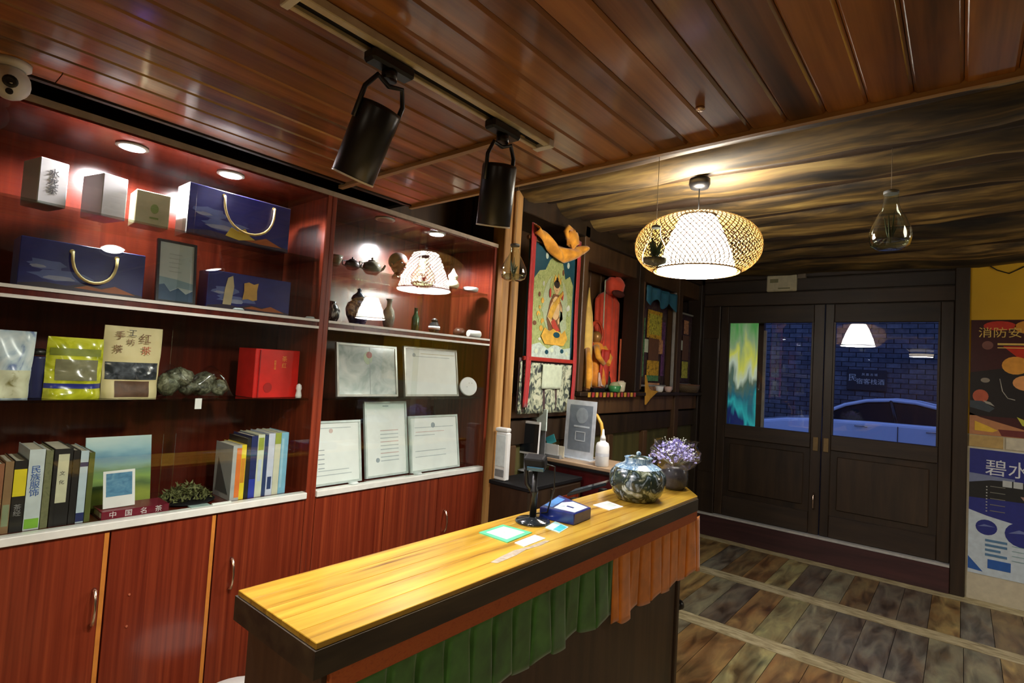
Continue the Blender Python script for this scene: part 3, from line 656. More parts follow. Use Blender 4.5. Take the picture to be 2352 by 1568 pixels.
def copy_tree(o, parent=None):
    c = o.copy(); COL.objects.link(c); c.parent = parent
    for ch in list(o.children): copy_tree(ch, c)
    return c
fill_pendant = copy_tree(pl_); fill_pendant.location = (1.9, 4.3, 2.0); fill_pendant['label'] = 'added bamboo pendant copy out of view, lighting the right-hand wall'; pl_['group'] = fill_pendant['group'] = 'bamboo pendant lamps'  # unseen pendant copy added to light the posters and right-hand wall

# track with two black spotlights
tk = thing('light_track', 'long pale ceiling track carrying two black spotlights', 'light track', (-1.02, .92, ZC-.02))
part('track_rail', plain('track_ivory', (.62,.55,.40), .35), tk, (-1.010,.50,ZC-.022), (-.988,1.315,ZC-.0005), .002)
part('track_rail', bpy.data.materials['track_ivory'], tk, (-1.050,.50,ZC-.022), (-1.036,1.315,ZC-.0005), .002)
part('track_slot', BLACK_M, tk, (-1.036,.50,ZC-.012), (-1.010,1.315,ZC-.0005)); part('end_cap', WHITE, tk, (-1.052,.485,ZC-.025), (-.986,.503,ZC-.0005), .002); part('end_cap', WHITE, tk, (-1.052,1.31,ZC-.025), (-.986,1.335,ZC-.0005), .002)
GLOW_RIM = emit('spot_lens', (1,.95,.9), 60.0)
def spotlight(label, y, tilt, swing, power, aim, sx=-1.023):
    s = thing('track_spotlight', label, 'spotlight', (sx, y, ZC-.05), 'black track spotlights')
    part('track_adapter', BLACK, s, (sx-.02,y-.06,ZC-.05), (sx+.02,y+.06,ZC-.022), .006)
    B().lathe([(.018,0),(.018,-.022)], (sx,y,ZC-.05), 16).build('swivel', BLACK, s)
    top = Vector((sx, y, ZC-.085)); ax = (Vector(aim)-top); ax = ax.normalized()
    side = ax.cross(Vector((0,0,1))); side = (Vector((0,1,0)) - ax*ax.y).normalized(); fw = ax.cross(side)
    c0 = top+ax*.045
    B().tube([c0+side*.054+ax*.05, c0+side*.054-ax*.02, c0+side*.035-ax*.055, top, c0-side*.035-ax*.055, c0-side*.054-ax*.02, c0-side*.054+ax*.05], .006, 8).build('yoke', BLACK, s)
    B().lathe([(.030,0),(.048,.004),(.050,.012),(.050,.175),(.047,.176),(.046,.15)], c0, 32, axis=ax, caps=True).build('housing', BLACK, s)
    B().lathe([(.0475,.155),(.0475,.1785),(.0505,.1785),(.0505,.174)], c0, 32, axis=ax, caps=False).build('rim', plain('lit_rim', (.8,.78,.75), .3) if 'lit_rim' not in bpy.data.materials else bpy.data.materials['lit_rim'], s)
    B().lathe([(.046,.160),(.044,.163)], c0, 32, axis=ax).build('lens', GLOW_RIM, s)
    add_spot('spot_lamp', c0+ax*.18, aim, power, R(112), .55, (1,.93,.82), .04)
spotlight('black spotlight nearer the middle of the ceiling track', .735, .45, 0, P_SPOT, (-1.58,.65,.95))
spotlight('black spotlight at the end of the ceiling track', 1.135, .25, 0, P_SPOT*.9, (-1.30,1.34,.95))

# two unseen round lamps added behind the viewpoint to light the room
for i, (lx, ly) in enumerate(((1.4,-1.2), (-.6,-1.9))):
    c = thing('fill_lamp', ('added round white fill lamp to the right behind the viewpoint', 'added round white fill lamp to the left behind the viewpoint')[i], 'lamp', (lx,ly,ZC-.06), 'added fill lamps behind the viewpoint')
    B().lathe([(.20,0),(.20,-.02)], (lx,ly,ZC), 32).build('base', WHITE, c); B().lathe([(.19,-.02),(.18,-.05),(.10,-.065),(.01,-.068)], (lx,ly,ZC), 32).build('diffuser', emit('fill_diffuser', (1,.84,.62), 4.0) if i == 0 else bpy.data.materials['fill_diffuser'], c)
    l = bpy.data.lights.new('fill_lamp_light', 'AREA'); l.shape = 'DISK'; l.size = .36; l.energy = P_FILL; l.color = (1,.84,.62); o = bpy.data.objects.new('fill_lamp_light', l); link(o); o.location = (lx,ly,ZC-.072)

# glass bulbs on wires
def bulb(label, x, y, z0, z1, r, plant):
    t = thing('glass_bulb', label, 'hanging glass', (x, y, z0), 'hanging glass bulbs'); h = z1-z0
    B().lathe([(r*.10,0),(r*.55,h*.01),(r*.88,h*.08),(r,h*.22),(r*.94,h*.36),(r*.68,h*.56),(r*.42,h*.72),(r*.34,h*.85),(r*.34,h)], (x,y,z0), 32, caps=False).build('glass', GLASS_BULB, t)
    B().lathe([(r*.36,h*.97),(r*.36,h*1.02),(r*.12,h*1.05)], (x,y,z0), 16).build('cap', GREYP, t)
    B().tube([(x,y,z0+h*1.04), (x,y,2.54)], .0012, 5).build('wire', plain('thin_wire', (.25,.2,.14), .5) if 'thin_wire' not in bpy.data.materials else bpy.data.materials['thin_wire'], t)
    if plant:
        g = B(); g.lathe([(r*.3,h*.03),(r*.85,h*.10),(r*.9,h*.2)], (x,y,z0), 20); g.build('pebbles', pattern('pebbles', [(.3,.3,.26), (.12,.12,.1), (.42,.4,.36)], 120), t)
        g = B()
        for i in range(16):
            a = i*2.4; p0 = Vector((x,y,z0+h*.18)); d = Vector((math.cos(a)*.42, math.sin(a)*.42, .55+.6*(i % 4)/4)); L = r*(1.0+.9*(i % 3)/2); p1 = p0+d*L; sd_ = d.cross(Vector((0,0,1))).normalized()*r*.20; nn = d.cross(sd_).normalized()*r*.05
            g.add([p0, (p0+p1)/2+sd_, p1, (p0+p1)/2-sd_, (p0+p1)/2+nn], [(0,1,4),(1,2,4),(2,3,4),(3,0,4)])
        g.build('leaves', plain('succulent_green', (.03,.09,.045), .5, var=.3), t)
    else:
        B().lathe([(r*.3,h*.015),(r*.85,h*.085),(r*.93,h*.16),(r*.5,h*.165)], (x,y,z0), 20).build('water', glass('bulb_water', (.82,.86,.76), boost=1.5) if 'bulb_water' not in bpy.data.materials else bpy.data.materials['bulb_water'], t)
        g = B()
        for i in range(7):
            a = i*.9; g.tube([(x,y,z0+h*.12), (x+math.cos(a)*r*.15,y+math.sin(a)*r*.15,z0+h*.3), (x+math.cos(a)*r*.3,y+math.sin(a)*r*.3,z0+h*(.4+.04*i))], [.0025,.004,.001], 5)
        g.build('sprig', plain('sprig_green', (.05,.07,.03), .6), t)
bulb('large clear glass bulb hanging on a wire right of the pendant lamp', -.240, 2.7, 2.075, 2.318, .077, False)
bulb('small clear glass bulb hanging before the honey wooden posts', -1.72, 2.05, 1.925, 2.105, .066, False)
bulb('glass globe with a green succulent hanging in front of the pendant lamp', -1.045, 2.2, 1.975, 2.15, .057, True)

# ceiling camera at the left edge
kc = thing('ceiling_camera', 'white twin-lens ceiling camera above the long cabinet', 'camera', (-1.93,.205,ZC-.09))
B().lathe([(.040,0),(.040,-.012),(.030,-.02)], (-1.90,.205,ZC-.0005), 24).build('mount', WHITE, kc)
B().ball((-1.90,.205,ZC-.055), .042, 20, sc=(1,1,1.05)).build('housing', WHITE, kc)
dv = (CAM-Vector((-1.90,.205,ZC-.055))).normalized()
for dz, r_ in ((.004,.016), (-.022,.008)):
    B().lathe([(r_,0),(r_*.9,.006),(r_*.4,.003)], Vector((-1.90,.205,ZC-.055+dz))+dv*(.040 if dz > 0 else .035), 16, axis=dv).build('lens', BLACK, kc)
# small ring fittings on the ceiling planks
for q4, lb in (((1608,247), 'small metal ring screwed to the ceiling above the pendant lamp'), ):
    p = at(*q4, 'z', ZC); tag(B().lathe([(.012,0),(.012,-.006),(.004,-.009)], (p.x,p.y,ZC-.0002), 14).build('ceiling_hook', CHROME), lb, 'hook')
# emergency light over the doors
a = at(1763, 634, 'y', YB-.03); b = at(1830, 668, 'y', YB-.03)
el = thing('emergency_light', 'cream emergency light box on the lintel above the left door', 'emergency light', ((a.x+b.x)/2, YB-.03, b.z))
part('body', plain('cream_plastic', (.55,.52,.36), .5), el, (a.x,YB-.055,b.z), (b.x,YB-.013,a.z), .008); ef = F((a.x,YB-.056,b.z), (1,0,0), (0,0,1)); p_ = B(); ef.rect(p_, .03, .08, .10, .115, 0, 0); p_.build('print', plain('olive_print', (.2,.2,.1), .5), el); p_ = B(); ef.rect(p_, .10, .02, .2, .032, 0, 0); p_.build('print', bpy.data.materials['olive_print'], el)
a = at(1838, 622, 'y', YB-.03); jb = tag(B().box((a.x-.02,YB-.05,a.z-.07), (a.x+.05,YB-.013,a.z+.02)).build('junction_box', plain('taupe_plastic', (.18,.15,.11), .6), bevel=.004), 'small taupe junction box right of the emergency light', 'junction box')
# black bullet camera near the top of the right door post and the cable on the yellow wall
a = at(2170, 590, 'y', YB-.07); bc = thing('bullet_camera', 'black bullet camera above the right door post', 'camera', a)
B().lathe([(.03,0),(.034,.01),(.034,.10),(.028,.11)], a+Vector((-.05,0,0)), 18, axis=(1,-.25,-.15)).build('housing', BLACK, bc); B().tube([a, a+Vector((.02,.03,.05)), a+Vector((.02,.06,.07))], .010, 8).build('bracket', BLACK, bc); B().lathe([(.02,0),(.018,-.004)], a+Vector((-.05,0,0)), 14, axis=(1,-.25,-.15)).build('lens', CHROME, bc)
pts = [at(x, y, 'y', YB-.026) for x, y in ((2232,598), (2262,604), (2290,620), (2318,628), (2340,618), (2365,606), (2400,600))]
tag(B().tube(pts, .004, 6).build('loose_cable', BLACK), 'loose black cable sagging across the yellow wall', 'cable')

# ------------------------------------------------------------------ posters right of the doors
def colr(n, c, r=.35): return bpy.data.materials.get(n) or plain(n, c, r, var=.08, sc=30)
YP = YB-.021
def wallframe(x, z): return F((x, YP, z), (1,0,0), (0,0,1))
fp = thing('food_poster', 'red and brown food poster on the yellow wall beside the doors', 'poster', (.41, YP, 1.205))
W_, H_ = .72, .855; fr = wallframe(.045, 1.205)
b = B(); fr.rect(b, 0, 0, W_, H_, 0, 0, .002); b.build('sheet', colr('poster_maroon', (.055,.010,.012)), fp)
def pp_(nm, mt, pts, d=.0022, par=None): b = B(); fr.patch(b, pts, 0, d, .0005); return b.build(nm, mt, par)
def pd_(nm, mt, x, y, rx, ry, d=.0022, par=None): b = B(); fr.disc(b, x, y, rx, ry, 0, d, .0005); return b.build(nm, mt, par)
pp_('print', colr('poster_red', (.62,.03,.01)), [(.18,.66), (.72,.66), (.72,.42), (.45,.47), (.30,.54)], par=fp)
pp_('print', colr('poster_black', (.012,.010,.012)), [(0,.14), (.72,.14), (.72,.44), (.42,.45), (.20,.50), (.0,.46)], par=fp)
pd_('print', colr('poster_pinkred', (.65,.05,.03)), .16, .81, .09, .035, par=fp); pd_('print', colr('poster_orange', (.75,.33,.04)), .33, .80, .09, .05, par=fp)
text('消防安全', fr, .04, .755, .082, colr('poster_gold', (.85,.62,.15)), fp, align='LEFT', d=.003)
pp_('print', bpy.data.materials['poster_gold'], [(.15,.668), (.72,.668), (.72,.682), (.15,.682)], d=.003, par=fp); pp_('print', bpy.data.materials['poster_gold'], [(.15,.645), (.5,.645), (.5,.651), (.15,.651)], d=.003, par=fp)
pd_('print', colr('poster_brown', (.24,.10,.08)), .095, .665, .032, .032, d=.003, par=fp)
for i, (x, y, rx, ry, c) in enumerate(((.25,.52,.075,.065,(.80,.36,.05)), (.36,.555,.07,.075,(.86,.48,.08)), (.31,.395,.075,.055,(.80,.36,.12)), (.41,.45,.08,.06,(.5,.17,.04)), (.50,.50,.09,.07,(.85,.45,.08)))):
    pd_('petal_print', colr('poster_petal%d' % i, c), x, y, rx, ry, d=.0030+.0006*i, par=fp)
pd_('print', colr('poster_grey', (.30,.27,.22)), .085, .405, .026, .018, d=.003, par=fp); pd_('print', colr('poster_coral', (.55,.12,.06)), .06, .285, .045, .05, d=.003, par=fp)
pp_('print', colr('poster_slate', (.05,.07,.09)), [(0,.25), (.07,.25), (.14,.20), (.11,.17), (.0,.20)], d=.0035, par=fp); pp_('print', colr('poster_silver', (.42,.40,.34)), [(.075,.255), (.115,.245), (.14,.215), (.09,.235)], d=.004, par=fp)
pp_('print', colr('poster_tan', (.50,.22,.10)), [(0,.16), (.06,.13), (.30,.06), (.72,.04), (.72,.0), (0,.0)], par=fp)
pp_('print', colr('poster_yellow', (.80,.50,.05)), [(.03,.10), (.10,.07), (.16,.04), (.13,.025), (.03,.03)], d=.003, par=fp); pp_('print', colr('poster_plum', (.16,.03,.03)), [(.16,.05), (.30,.05), (.34,.02), (.72,.015), (.72,.002), (.18,.004)], d=.003, par=fp)
pp_('print', colr('poster_lime', (.55,.55,.06)), [(.26,.15), (.30,.13), (.33,.16), (.37,.12), (.42,.16), (.44,.10), (.36,.07), (.29,.09)], d=.003, par=fp)
b = B(); b.tube([fr.p(x, y, .004) for x, y in ((.165,.42), (.18,.33), (.21,.28), (.25,.27))], .003, 6); b.build('print', bpy.data.materials['poster_silver'], fp)
# blue poster
bp_ = thing('blue_poster', 'blue and white printed notice poster under the food poster', 'poster', (.41, YP, .19))
W_, H_ = .72, .91; fr = wallframe(.05, .19)
b = B(); fr.rect(b, 0, 0, W_, H_, 0, 0, .002); b.build('sheet', colr('notice_white', (.58,.68,.74)), bp_)
NB, NB2, NK, NL = colr('notice_navy', (.025,.035,.22)), colr('notice_blue', (.03,.12,.42)), colr('notice_black', (.018,.020,.022)), colr('notice_light', (.72,.76,.80))
pp_('print', NB, [(0,.46), (.10,.43), (.25,.40), (.45,.44), (.72,.42), (.72,.90), (0,.91)], par=bp_)
pp_('print', NK, [(0,.55), (.72,.57), (.72,.70), (.4,.68), (.25,.70), (.12,.69), (0,.66)], d=.003, par=bp_)
pp_('print', colr('notice_mist', (.20,.24,.38)), [(0,.66), (.12,.69), (.25,.70), (.25,.715), (0,.73)], d=.003, par=bp_)
text('碧水', fr, .085, .775, .125, NL, bp_, align='LEFT', d=.004)
for i in range(4): b = B(); fr.rect(b, .185+i*.058, .655, .185+i*.058+.05, .70, 0, .004); b.build('print', colr('notice_pale', (.52,.56,.55)), bp_)
pp_('print', colr('notice_salmon', (.42,.25,.20)), [(.28,.60), (.42,.60), (.33,.53)], d=.004, par=bp_)
for i in range(9):
    b = B(); fr.rect(b, .095, .46+i*.022, .103, .468+i*.022, 0, .004); b.build('print', colr('notice_dots', (.45,.47,.44)), bp_)
    if i % 2 == 0: b = B(); fr.rect(b, .118, .468+i*.022, .20, .473+i*.022, 0, .004); b.build('print', colr('notice_lines', (.22,.22,.18)), bp_)
for x, y, rx in ((.10,.345,.060), (.295,.33,.095)):
    pd_('print', NB, x, y, rx, rx*.92, d=.003, par=bp_)
    pp_('print', colr('notice_wave', (.16,.20,.42)), [(x-rx*.8,y+.0), (x-.2*rx,y+rx*.35), (x+rx*.85,y+.01), (x,y+rx*.12)], d=.0042, par=bp_)
for i in range(4):
    b = B(); fr.rect(b, .095, .245-i*.034, .095+(.12 if i != 2 else .085), .262-i*.034, 0, .003); b.build('print', colr('notice_steel', (.10,.22,.38)), bp_)
    b = B(); fr.rect(b, .24, .24-i*.034, .60, .244-i*.034, 0, .003); b.build('print', colr('notice_teal', (.22,.40,.42)), bp_)
b = B(); fr.rect(b, .11, .055, .235, .12, 0, .003); b.build('print', NB2, bp_); b = B(); fr.rect(b, .31, .055, .45, .12, 0, .003); b.build('print', NB2, bp_)
pp_('print', NB2, [(0,.03), (.085,.022), (.0,.12)], d=.003, par=bp_)
# beige and white label strips between the posters
st_ = tag(B().box((.045,YP-.004,1.115), (.235,YP,1.20)).build('label_strip', plain('beige_strip', (.50,.34,.12), .5)), 'beige strip glued to the wall between the two posters', 'strip')
st_ = tag(B().box((.25,YP-.004,1.115), (.75,YP,1.20)).build('label_strip', plain('pale_strip', (.60,.56,.42), .5)), 'pale strip glued to the wall right of the beige strip', 'strip')

# ------------------------------------------------------------------ outside the doors
# lit banner on a stand
bn = thing('banner_stand', 'lit green, yellow and teal banner standing outside the left door', 'banner', (-1.78, 5.85, -.1))
a = at(1680, 738, 'y', 5.85); b = at(1738, 985, 'y', 5.85)
x0, x1, zt, zb = a.x-.03, b.x, a.z+.08, b.z-.25
def bm_():
    M = Mat('banner_print'); tc = M.n('ShaderNodeTexCoord'); sp = M.n('ShaderNodeSeparateXYZ'); M.l(tc.outputs['Generated'], sp.inputs[0])
    nz = M.n('ShaderNodeTexNoise'); nz.inputs['Scale'].default_value = 1; nz.inputs['Detail'].default_value = 2; nz.inputs['Distortion'].default_value = .6; M.l(coords(M, (9,1,2.2), obj=True), nz.inputs[0])
    ad = M.n('ShaderNodeMath', operation='MULTIPLY_ADD'); ad.inputs[1].default_value = .55; M.l(nz.outputs[0], ad.inputs[0]); su = M.n('ShaderNodeMath', operation='SUBTRACT'); su.inputs[1].default_value = .275; M.l(sp.outputs[2], su.inputs[0]); M.l(su.outputs[0], ad.inputs[2])
    c = ramp(M, ad.outputs[0], [(.22, (.01,.02,.10)), (.30, (.03,.42,.40)), (.40, (.02,.14,.18)), (.50, (.10,.16,.10)), (.56, (.62,.70,.50)), (.66, (.72,.72,.10)), (.78, (.30,.42,.20)), (.92, (.10,.34,.08))])
    M.l(c, M.b.inputs['Base Color']); M.l(c, M.b.inputs['Emission Color']); M.inp('Emission Strength', .62); return M.m
B().box((x0,5.85,zb), (x1,5.856,zt)).build('lit_panel', bm_(), bn); part('frame', WHITE_TRIM, bn, (x1,5.84,-.1), (x1+.012,5.87,zt+.02)); part('frame', WHITE_TRIM, bn, (x0-.015,5.84,-.1), (x0,5.87,zt+.02)); part('foot', GREYP, bn, (x0,5.75,-.1), (x1,5.95,-.08))
a = at(1742, 800, 'y', 5.62); b = at(1757, 800, 'y', 5.62)
dp = thing('outer_post', 'slim brown post with a cream edge strip outside the left door', 'post', ((a.x+b.x)/2, 5.64, -.1))
part('post', W_PANEL, dp, (a.x-.005,5.62,-.1), (b.x-.015,5.68,2.6)); part('edge_strip', plain('cream_strip', (.62,.56,.42), .5), dp, (b.x-.015,5.618,-.1), (b.x+.012,5.64,2.0), .002)
# plaque on the street wall
a = at(1946, 847, 'y', 13.98); b = at(2036, 900, 'y', 13.98)
pq = thing('wall_plaque', 'dark plaque with pale lettering on the street wall behind the car', 'sign', ((a.x+b.x)/2, 13.97, b.z))
part('board', plain('plaque_black', (.010,.010,.012), .5), pq, (a.x,13.955,b.z), (b.x,13.995,a.z), .01)
fr = F((a.x,13.953,b.z), (1,0,0), (0,0,1)); Wd = b.x-a.x; Hh = a.z-b.z; PT = plain('plaque_text', (.75,.66,.50), .5)
text('民', fr, Wd*.15, Hh*.58, .17, PT, pq, ex=.002, d=.002); text('宿客栈酒', fr, Wd*.60, Hh*.42, .13, PT, pq, ex=.002, d=.002); text('凤 凰 古 城', fr, Wd*.58, Hh*.76, .06, PT, pq, ex=.002, d=.002)
# parked car
CARW = plain('car_white', (.82,.82,.84), .2, coat=.6, var=.02); CARG = plain('car_glass', (.003,.004,.007), .10, spec=.12); TYRE = plain('tyre', (.012,.012,.013), .8)
car = thing('parked_car', 'white car parked across the street seen through the door panes', 'car', (-1.2, 12.1, -.1))
body = [(-3.45,.42), (-3.42,.62), (-3.25,.74), (-2.55,.86), (-2.05,.90), (-1.2,.93), (-.2,.94), (.55,.92), (.78,.86), (.84,.55), (.80,.32), (.5,.16), (-3.1,.16), (-3.4,.25)]
roof = [(-2.12,.90), (-1.92,1.02), (-1.62,1.18), (-1.30,1.275), (-.95,1.31), (-.60,1.295), (-.25,1.22), (.10,1.08), (.42,.93)]
def shell(prof, y0, y1, inset, n=None):
    b = B(); rows = [(y0, 0), (y0-.0, 1), ]
    L = len(prof); ring = lambda y, s_: [Vector((p[0], y, -.1+.0+(p[1]+.1) if True else 0)) for p in prof]
    vs_ = [Vector((x, y, z)) for y in (y0, y1) for x, z in prof]
    b.add(vs_, [tuple(range(L)), tuple(range(2*L-1, L-1, -1))] + [(i, (i+1)%L, L+(i+1)%L, L+i) for i in range(L)], 0, False); return b
shell(body, 11.25, 12.95, 0).build('body', CARW, car, bevel=.06, seg=3)
# cabin: tapered glasshouse and roof skin
def cabin(y0, y1, dz, mt, nm, bev):
    L = len(roof); vs_ = []
    for y, s_ in ((y0, 0), (y1, 0)):
        for x, z in roof: k = (z-.9)/.41; yy = y+(.16*k if y == y0 else -.16*k); vs_.append(Vector((x, yy, z+dz)))
    b = B(); b.add(vs_, [tuple(range(L)), tuple(range(2*L-1, L-1, -1))] + [(i, (i+1)%L, L+(i+1)%L, L+i) for i in range(L)]); return b.build(nm, mt, car, bevel=bev)
cabin(11.33, 12.87, -.035, CARG, 'windows', .01)
rb = B(); L = len(roof)
def roofpt(i, y0, k_): x, z = roof[i]; k = (z-.9)/.41; return Vector((x, (11.32+.16*k)*(1-k_)+(12.88-.16*k)*k_, z))
rb.grid(lambda u, v: (lambda f, i: roofpt(i, 0, v)*(1-f)+roofpt(min(i+1, L-1), 0, v)*f)(u*(L-1)-min(int(u*(L-1)), L-2), min(int(u*(L-1)), L-2)), 16, 8)
rb.build('roof', CARW, car, solid=.035)
for yy in (11.335, 12.865):
    for i in range(1): B().tube([roofpt(k, 0, 0 if yy < 12 else 1) for k in range(L)], .032, 8).build('roof_rail', CARW, car)
    B().tube([roofpt(4, 0, 0 if yy < 12 else 1), Vector((-.85, yy, .92))], .03, 8).build('pillar', BLACK, car)
for x in (-2.75, .05):
    for yy in (11.27, 12.93):
        wq = B().lathe([(.30,-.09),(.31,-.07),(.31,.07),(.30,.09)], (x,yy,.205), 24, axis=(0,1,0)).build('wheel', TYRE, car); B().lathe([(.19,-.10),(.18,.10)], (x,yy,.205), 16, axis=(0,1,0)).build('hubcap', CHROME, wq)
B().ball((-1.85,11.18,.98), .10, 12, sc=(1,.7,.6)).build('wing_mirror', CARW, car)
for x in (-1.35, -.35): B().tube([(x-.09,11.235,.83), (x-.05,11.215,.84), (x+.05,11.215,.84), (x+.09,11.235,.83)], .012, 6).build('door_handle', CHROME, car)
B().box((-1.33+.5,11.243,.25), (-1.32+.5,11.252,.88)).build('door_seam', BLACK, car)

# bucket beside the counter's near end
p = at(533, 1556, 'z', .40); bk = thing('lidded_bin', 'small round bin with white and yellow lid behind the counter end', 'bin', (p.x+.10, p.y-.03, 0))
c = bk.location.copy()
B().lathe([(.10,0),(.13,.36)], c, 28).build('bucket', plain('pale_bin', (.55,.66,.62), .4), bk); B().lathe([(.137,.355),(.140,.37),(.12,.392),(.02,.40)], c, 28).build('lid', WHITE, bk); B().lathe([(.141,.356),(.141,.366)], c, 28, caps=False).build('lid_ring', plain('yellow_ring', (.75,.62,.08), .4), bk)

# ------------------------------------------------------------------ contents of the long cabinet
def yz(px, py, X): p = at(px, py, 'x', X); return p.y, p.z
def cbox(name, label, cat, y0, y1, x0, x1, z0, z1, mt, rz=0, grp=None, bevel=.002):
    t = thing(name, label, cat, ((x0+x1)/2, (y0+y1)/2, z0), grp)
    part('box', mt, t, (x0,y0,z0), (x1,y1,z1), bevel, rz, ((x0+x1)/2, (y0+y1)/2, 0)); return t
def face(t, y0, y1, x, z0, rz=0, piv=None):
    """frame on the front (+x) face of a box"""
    r = Vector((0,1,0)); o = Vector((x,y0,z0))
    if rz: M = Matrix.Rotation(rz, 3, 'Z'); p = Vector((piv[0], piv[1], 0)); o = M @ (o-p)+p; r = M @ r
    return F(o, r, (0,0,1))
G1, G3, GM = ZG1+.0005, ZG3+.0005, ZM+.0005
WCARD = plain('white_card', (.72,.72,.71), .45, var=.03); BEIGE = plain('beige_card', (.55,.50,.30), .5); INK = plain('ink', (.03,.03,.035), .5)
# three small boxes on the upper glass shelf
def smallbox(label, y0, y1, z1, mt, chars, sc, rz, d=.10):
    x1 = -2.13; t = cbox('gift_box', label, 'box', y0, y1, x1-d, x1, G1, z1, mt, rz, 'small boxes on the upper glass shelf')
    fr = face(t, y0, y1, x1, G1, rz, (x1-d/2, (y0+y1)/2)); W = y1-y0; H = z1-G1
    if chars: text(chars, fr, W*.5, H*.52, sc, INK, t, vertical=True)
    return t, fr, W, H
smallbox('white box with a column of dark lettering, leftmost on the upper shelf', .30, .372, 2.045, WCARD, '水龙茶', .027, R(12), .11)
smallbox('plain white box in the middle of the three on the upper shelf', .452, .525, 2.045, WCARD, '', .02, R(14), .12)
t, fr, W, H = smallbox('beige square box with a green mark on the upper shelf', .565, .665, 2.022, BEIGE, '', .02, R(-4), .09)
p_ = B(); fr.disc(p_, W*.55, H*.52, .012, .016, 0, .0002); p_.build('mark', plain('olive_mark', (.18,.24,.05), .5), t); p_ = B(); fr.rect(p_, W*.42, H*.22, W*.68, H*.27, 0, .0002); p_.build('print', bpy.data.materials['olive_mark'], t)
# blue gift bags
NAVY = pattern('night_blue_card', [(.010,.010,.10), (.022,.025,.20), (.05,.07,.32)], (3,3,6), kind='noise', rough=.35, pos=[.3,.5,.75])
CLOUD = plain('cloud_white', (.38,.42,.60), .4); CLOUD2 = plain('cloud_blue', (.14,.19,.48), .4); HILL = plain('hill_orange', (.45,.12,.025), .4); HILLD = plain('hill_dark', (.04,.025,.05), .4)
def scenery(t, fr, W, H, seed):
    rnd = random.Random(seed)
    def blob(mt, x, y, w, h, d):
        pts = []
        for k in range(14):
            a = 6.283*k/14; q = 1+.25*rnd.uniform(-1, 1); pts.append((min(W-.002, max(.002, x+w*q*math.cos(a))), min(H-.002, max(.002, y+h*q*math.sin(a)))))
        p = B(); fr.patch(p, pts, 0, d, .0003); p.build('print', mt, t)
    blob(CLOUD2, W*.20, H*.50, W*.15, H*.10, .0002); blob(CLOUD2, W*.33, H*.30, W*.22, H*.10, .0003); blob(CLOUD, W*.30, H*.25, W*.13, H*.05, .0005); blob(CLOUD, W*.14, H*.45, W*.07, H*.035, .0005)
    p = B(); fr.patch(p, [(.001,.001), (W-.001,.001), (W-.001,H*.08), (W*.86,H*.13), (W*.74,H*.21), (W*.64,H*.16), (W*.5,H*.20), (W*.36,H*.12), (W*.2,H*.15), (.001,H*.08)], 0, .0007, .0003); p.build('print', HILLD, t)
    p = B(); fr.patch(p, [(W*.42,H*.10), (W*.52,H*.17), (W*.64,H*.13), (W*.75,H*.22), (W*.88,H*.12), (W*.93,H*.08), (W*.7,H*.07)], 0, .0010, .0003); p.build('print', HILL, t)
def giftbag(label, y0, y1, z0, z1, hy0, hy1, hz0, hz1, x1=-2.115, d=.11, side=None):
    t = cbox('gift_bag', label, 'gift bag', y0, y1, x1-d, x1, z0, z1, NAVY, 0, 'night-blue gift bags'); fr = face(t, y0, y1, x1, z0); scenery(t, fr, y1-y0, z1-z0, int(y0*1000))
    if side: part('side_panel', side, t, (x1-d,y0-.0012,z0), (x1,y0-.0002,z1)); part('reflect_panel', side, t, (x1-d,y0,z1+.0002), (x1-.002,y1,z1+.0014))  # white top panel is added so the bag's ceiling reflection turns white
    pts = []
    for k in range(15):
        u = k/14; pts.append((x1+.008+.010*math.sin(u*math.pi), hy0+(hy1-hy0)*(.5-.5*math.cos(u*math.pi)), hz1-(hz1-hz0)*math.sin(u*math.pi)**.75))
    B().tube(pts, .0045, 8).build('rope_handle', GOLD, t)
    for yy in (hy0, hy1): B().lathe([(.007,0),(.006,.003)], (x1,yy,hz1), 12, axis=(1,0,0)).build('eyelet', GOLD, t)
    return t, fr
t, fr = giftbag('night-blue gift bag with gold rope handle on the upper glass shelf', .715, 1.09, G1, 2.088, .83, 1.02, 1.945, 2.07, side=WCARD)
p_ = B(); fr.patch(p_, [(.13,.02), (.15,.055), (.175,.045), (.20,.06), (.22,.035), (.24,.025), (.18,.012)], 0, .0012, .0003); p_.build('print', plain('flower_yellow', (.75,.55,.08), .4), t)
giftbag('night-blue gift bag with gold rope handle on the main shelf', .285, .60, GM, 1.80, .405, .52, 1.685, 1.775)
# framed sheet and blue box on the main shelf
def frame_pic(name, label, cat, y0, y1, z0, z1, x, lean, border, bmat, sheet, grp=None, feet=True):
    t = thing(name, label, cat, (x, (y0+y1)/2, z0), grp); fr = F((x,y0,z0+.003), (0,1,0), (-lean,0,1)); W = y1-y0; H = z1-z0
    for nm, a in (('frame_side', (0,0,border,H)), ('frame_side', (W-border,0,W,H)), ('frame_rail', (border,0,W-border,border)), ('frame_rail', (border,H-border,W-border,H))):
        p = B(); fr.rect(p, *a, 0, -.012, .014); p.build(nm, bmat, t)
    p = B(); fr.rect(p, border, border, W-border, H-border, 0, -.010, .008); p.build('sheet', sheet, t)
    if feet: p = B(); p.add([fr.p(W*.45,H*.6,-.012), fr.p(W*.55,H*.6,-.012), Vector((x-.10,y0+W*.55,z0+.001)), Vector((x-.10,y0+W*.45,z0+.001)), fr.p(W*.45,H*.55,-.015), fr.p(W*.55,H*.55,-.015)], [(0,1,2,3),(3,2,5,4)]); p.build('easel_back', BLACK_M, t)
    return t, fr, W, H
CERT = plain('certificate_paper', (.62,.70,.70), .55, var=.04); GILT = plain('silver_frame', (.42,.42,.38), .35, metal=.4); DKF = plain('dark_frame', (.03,.03,.035), .4)
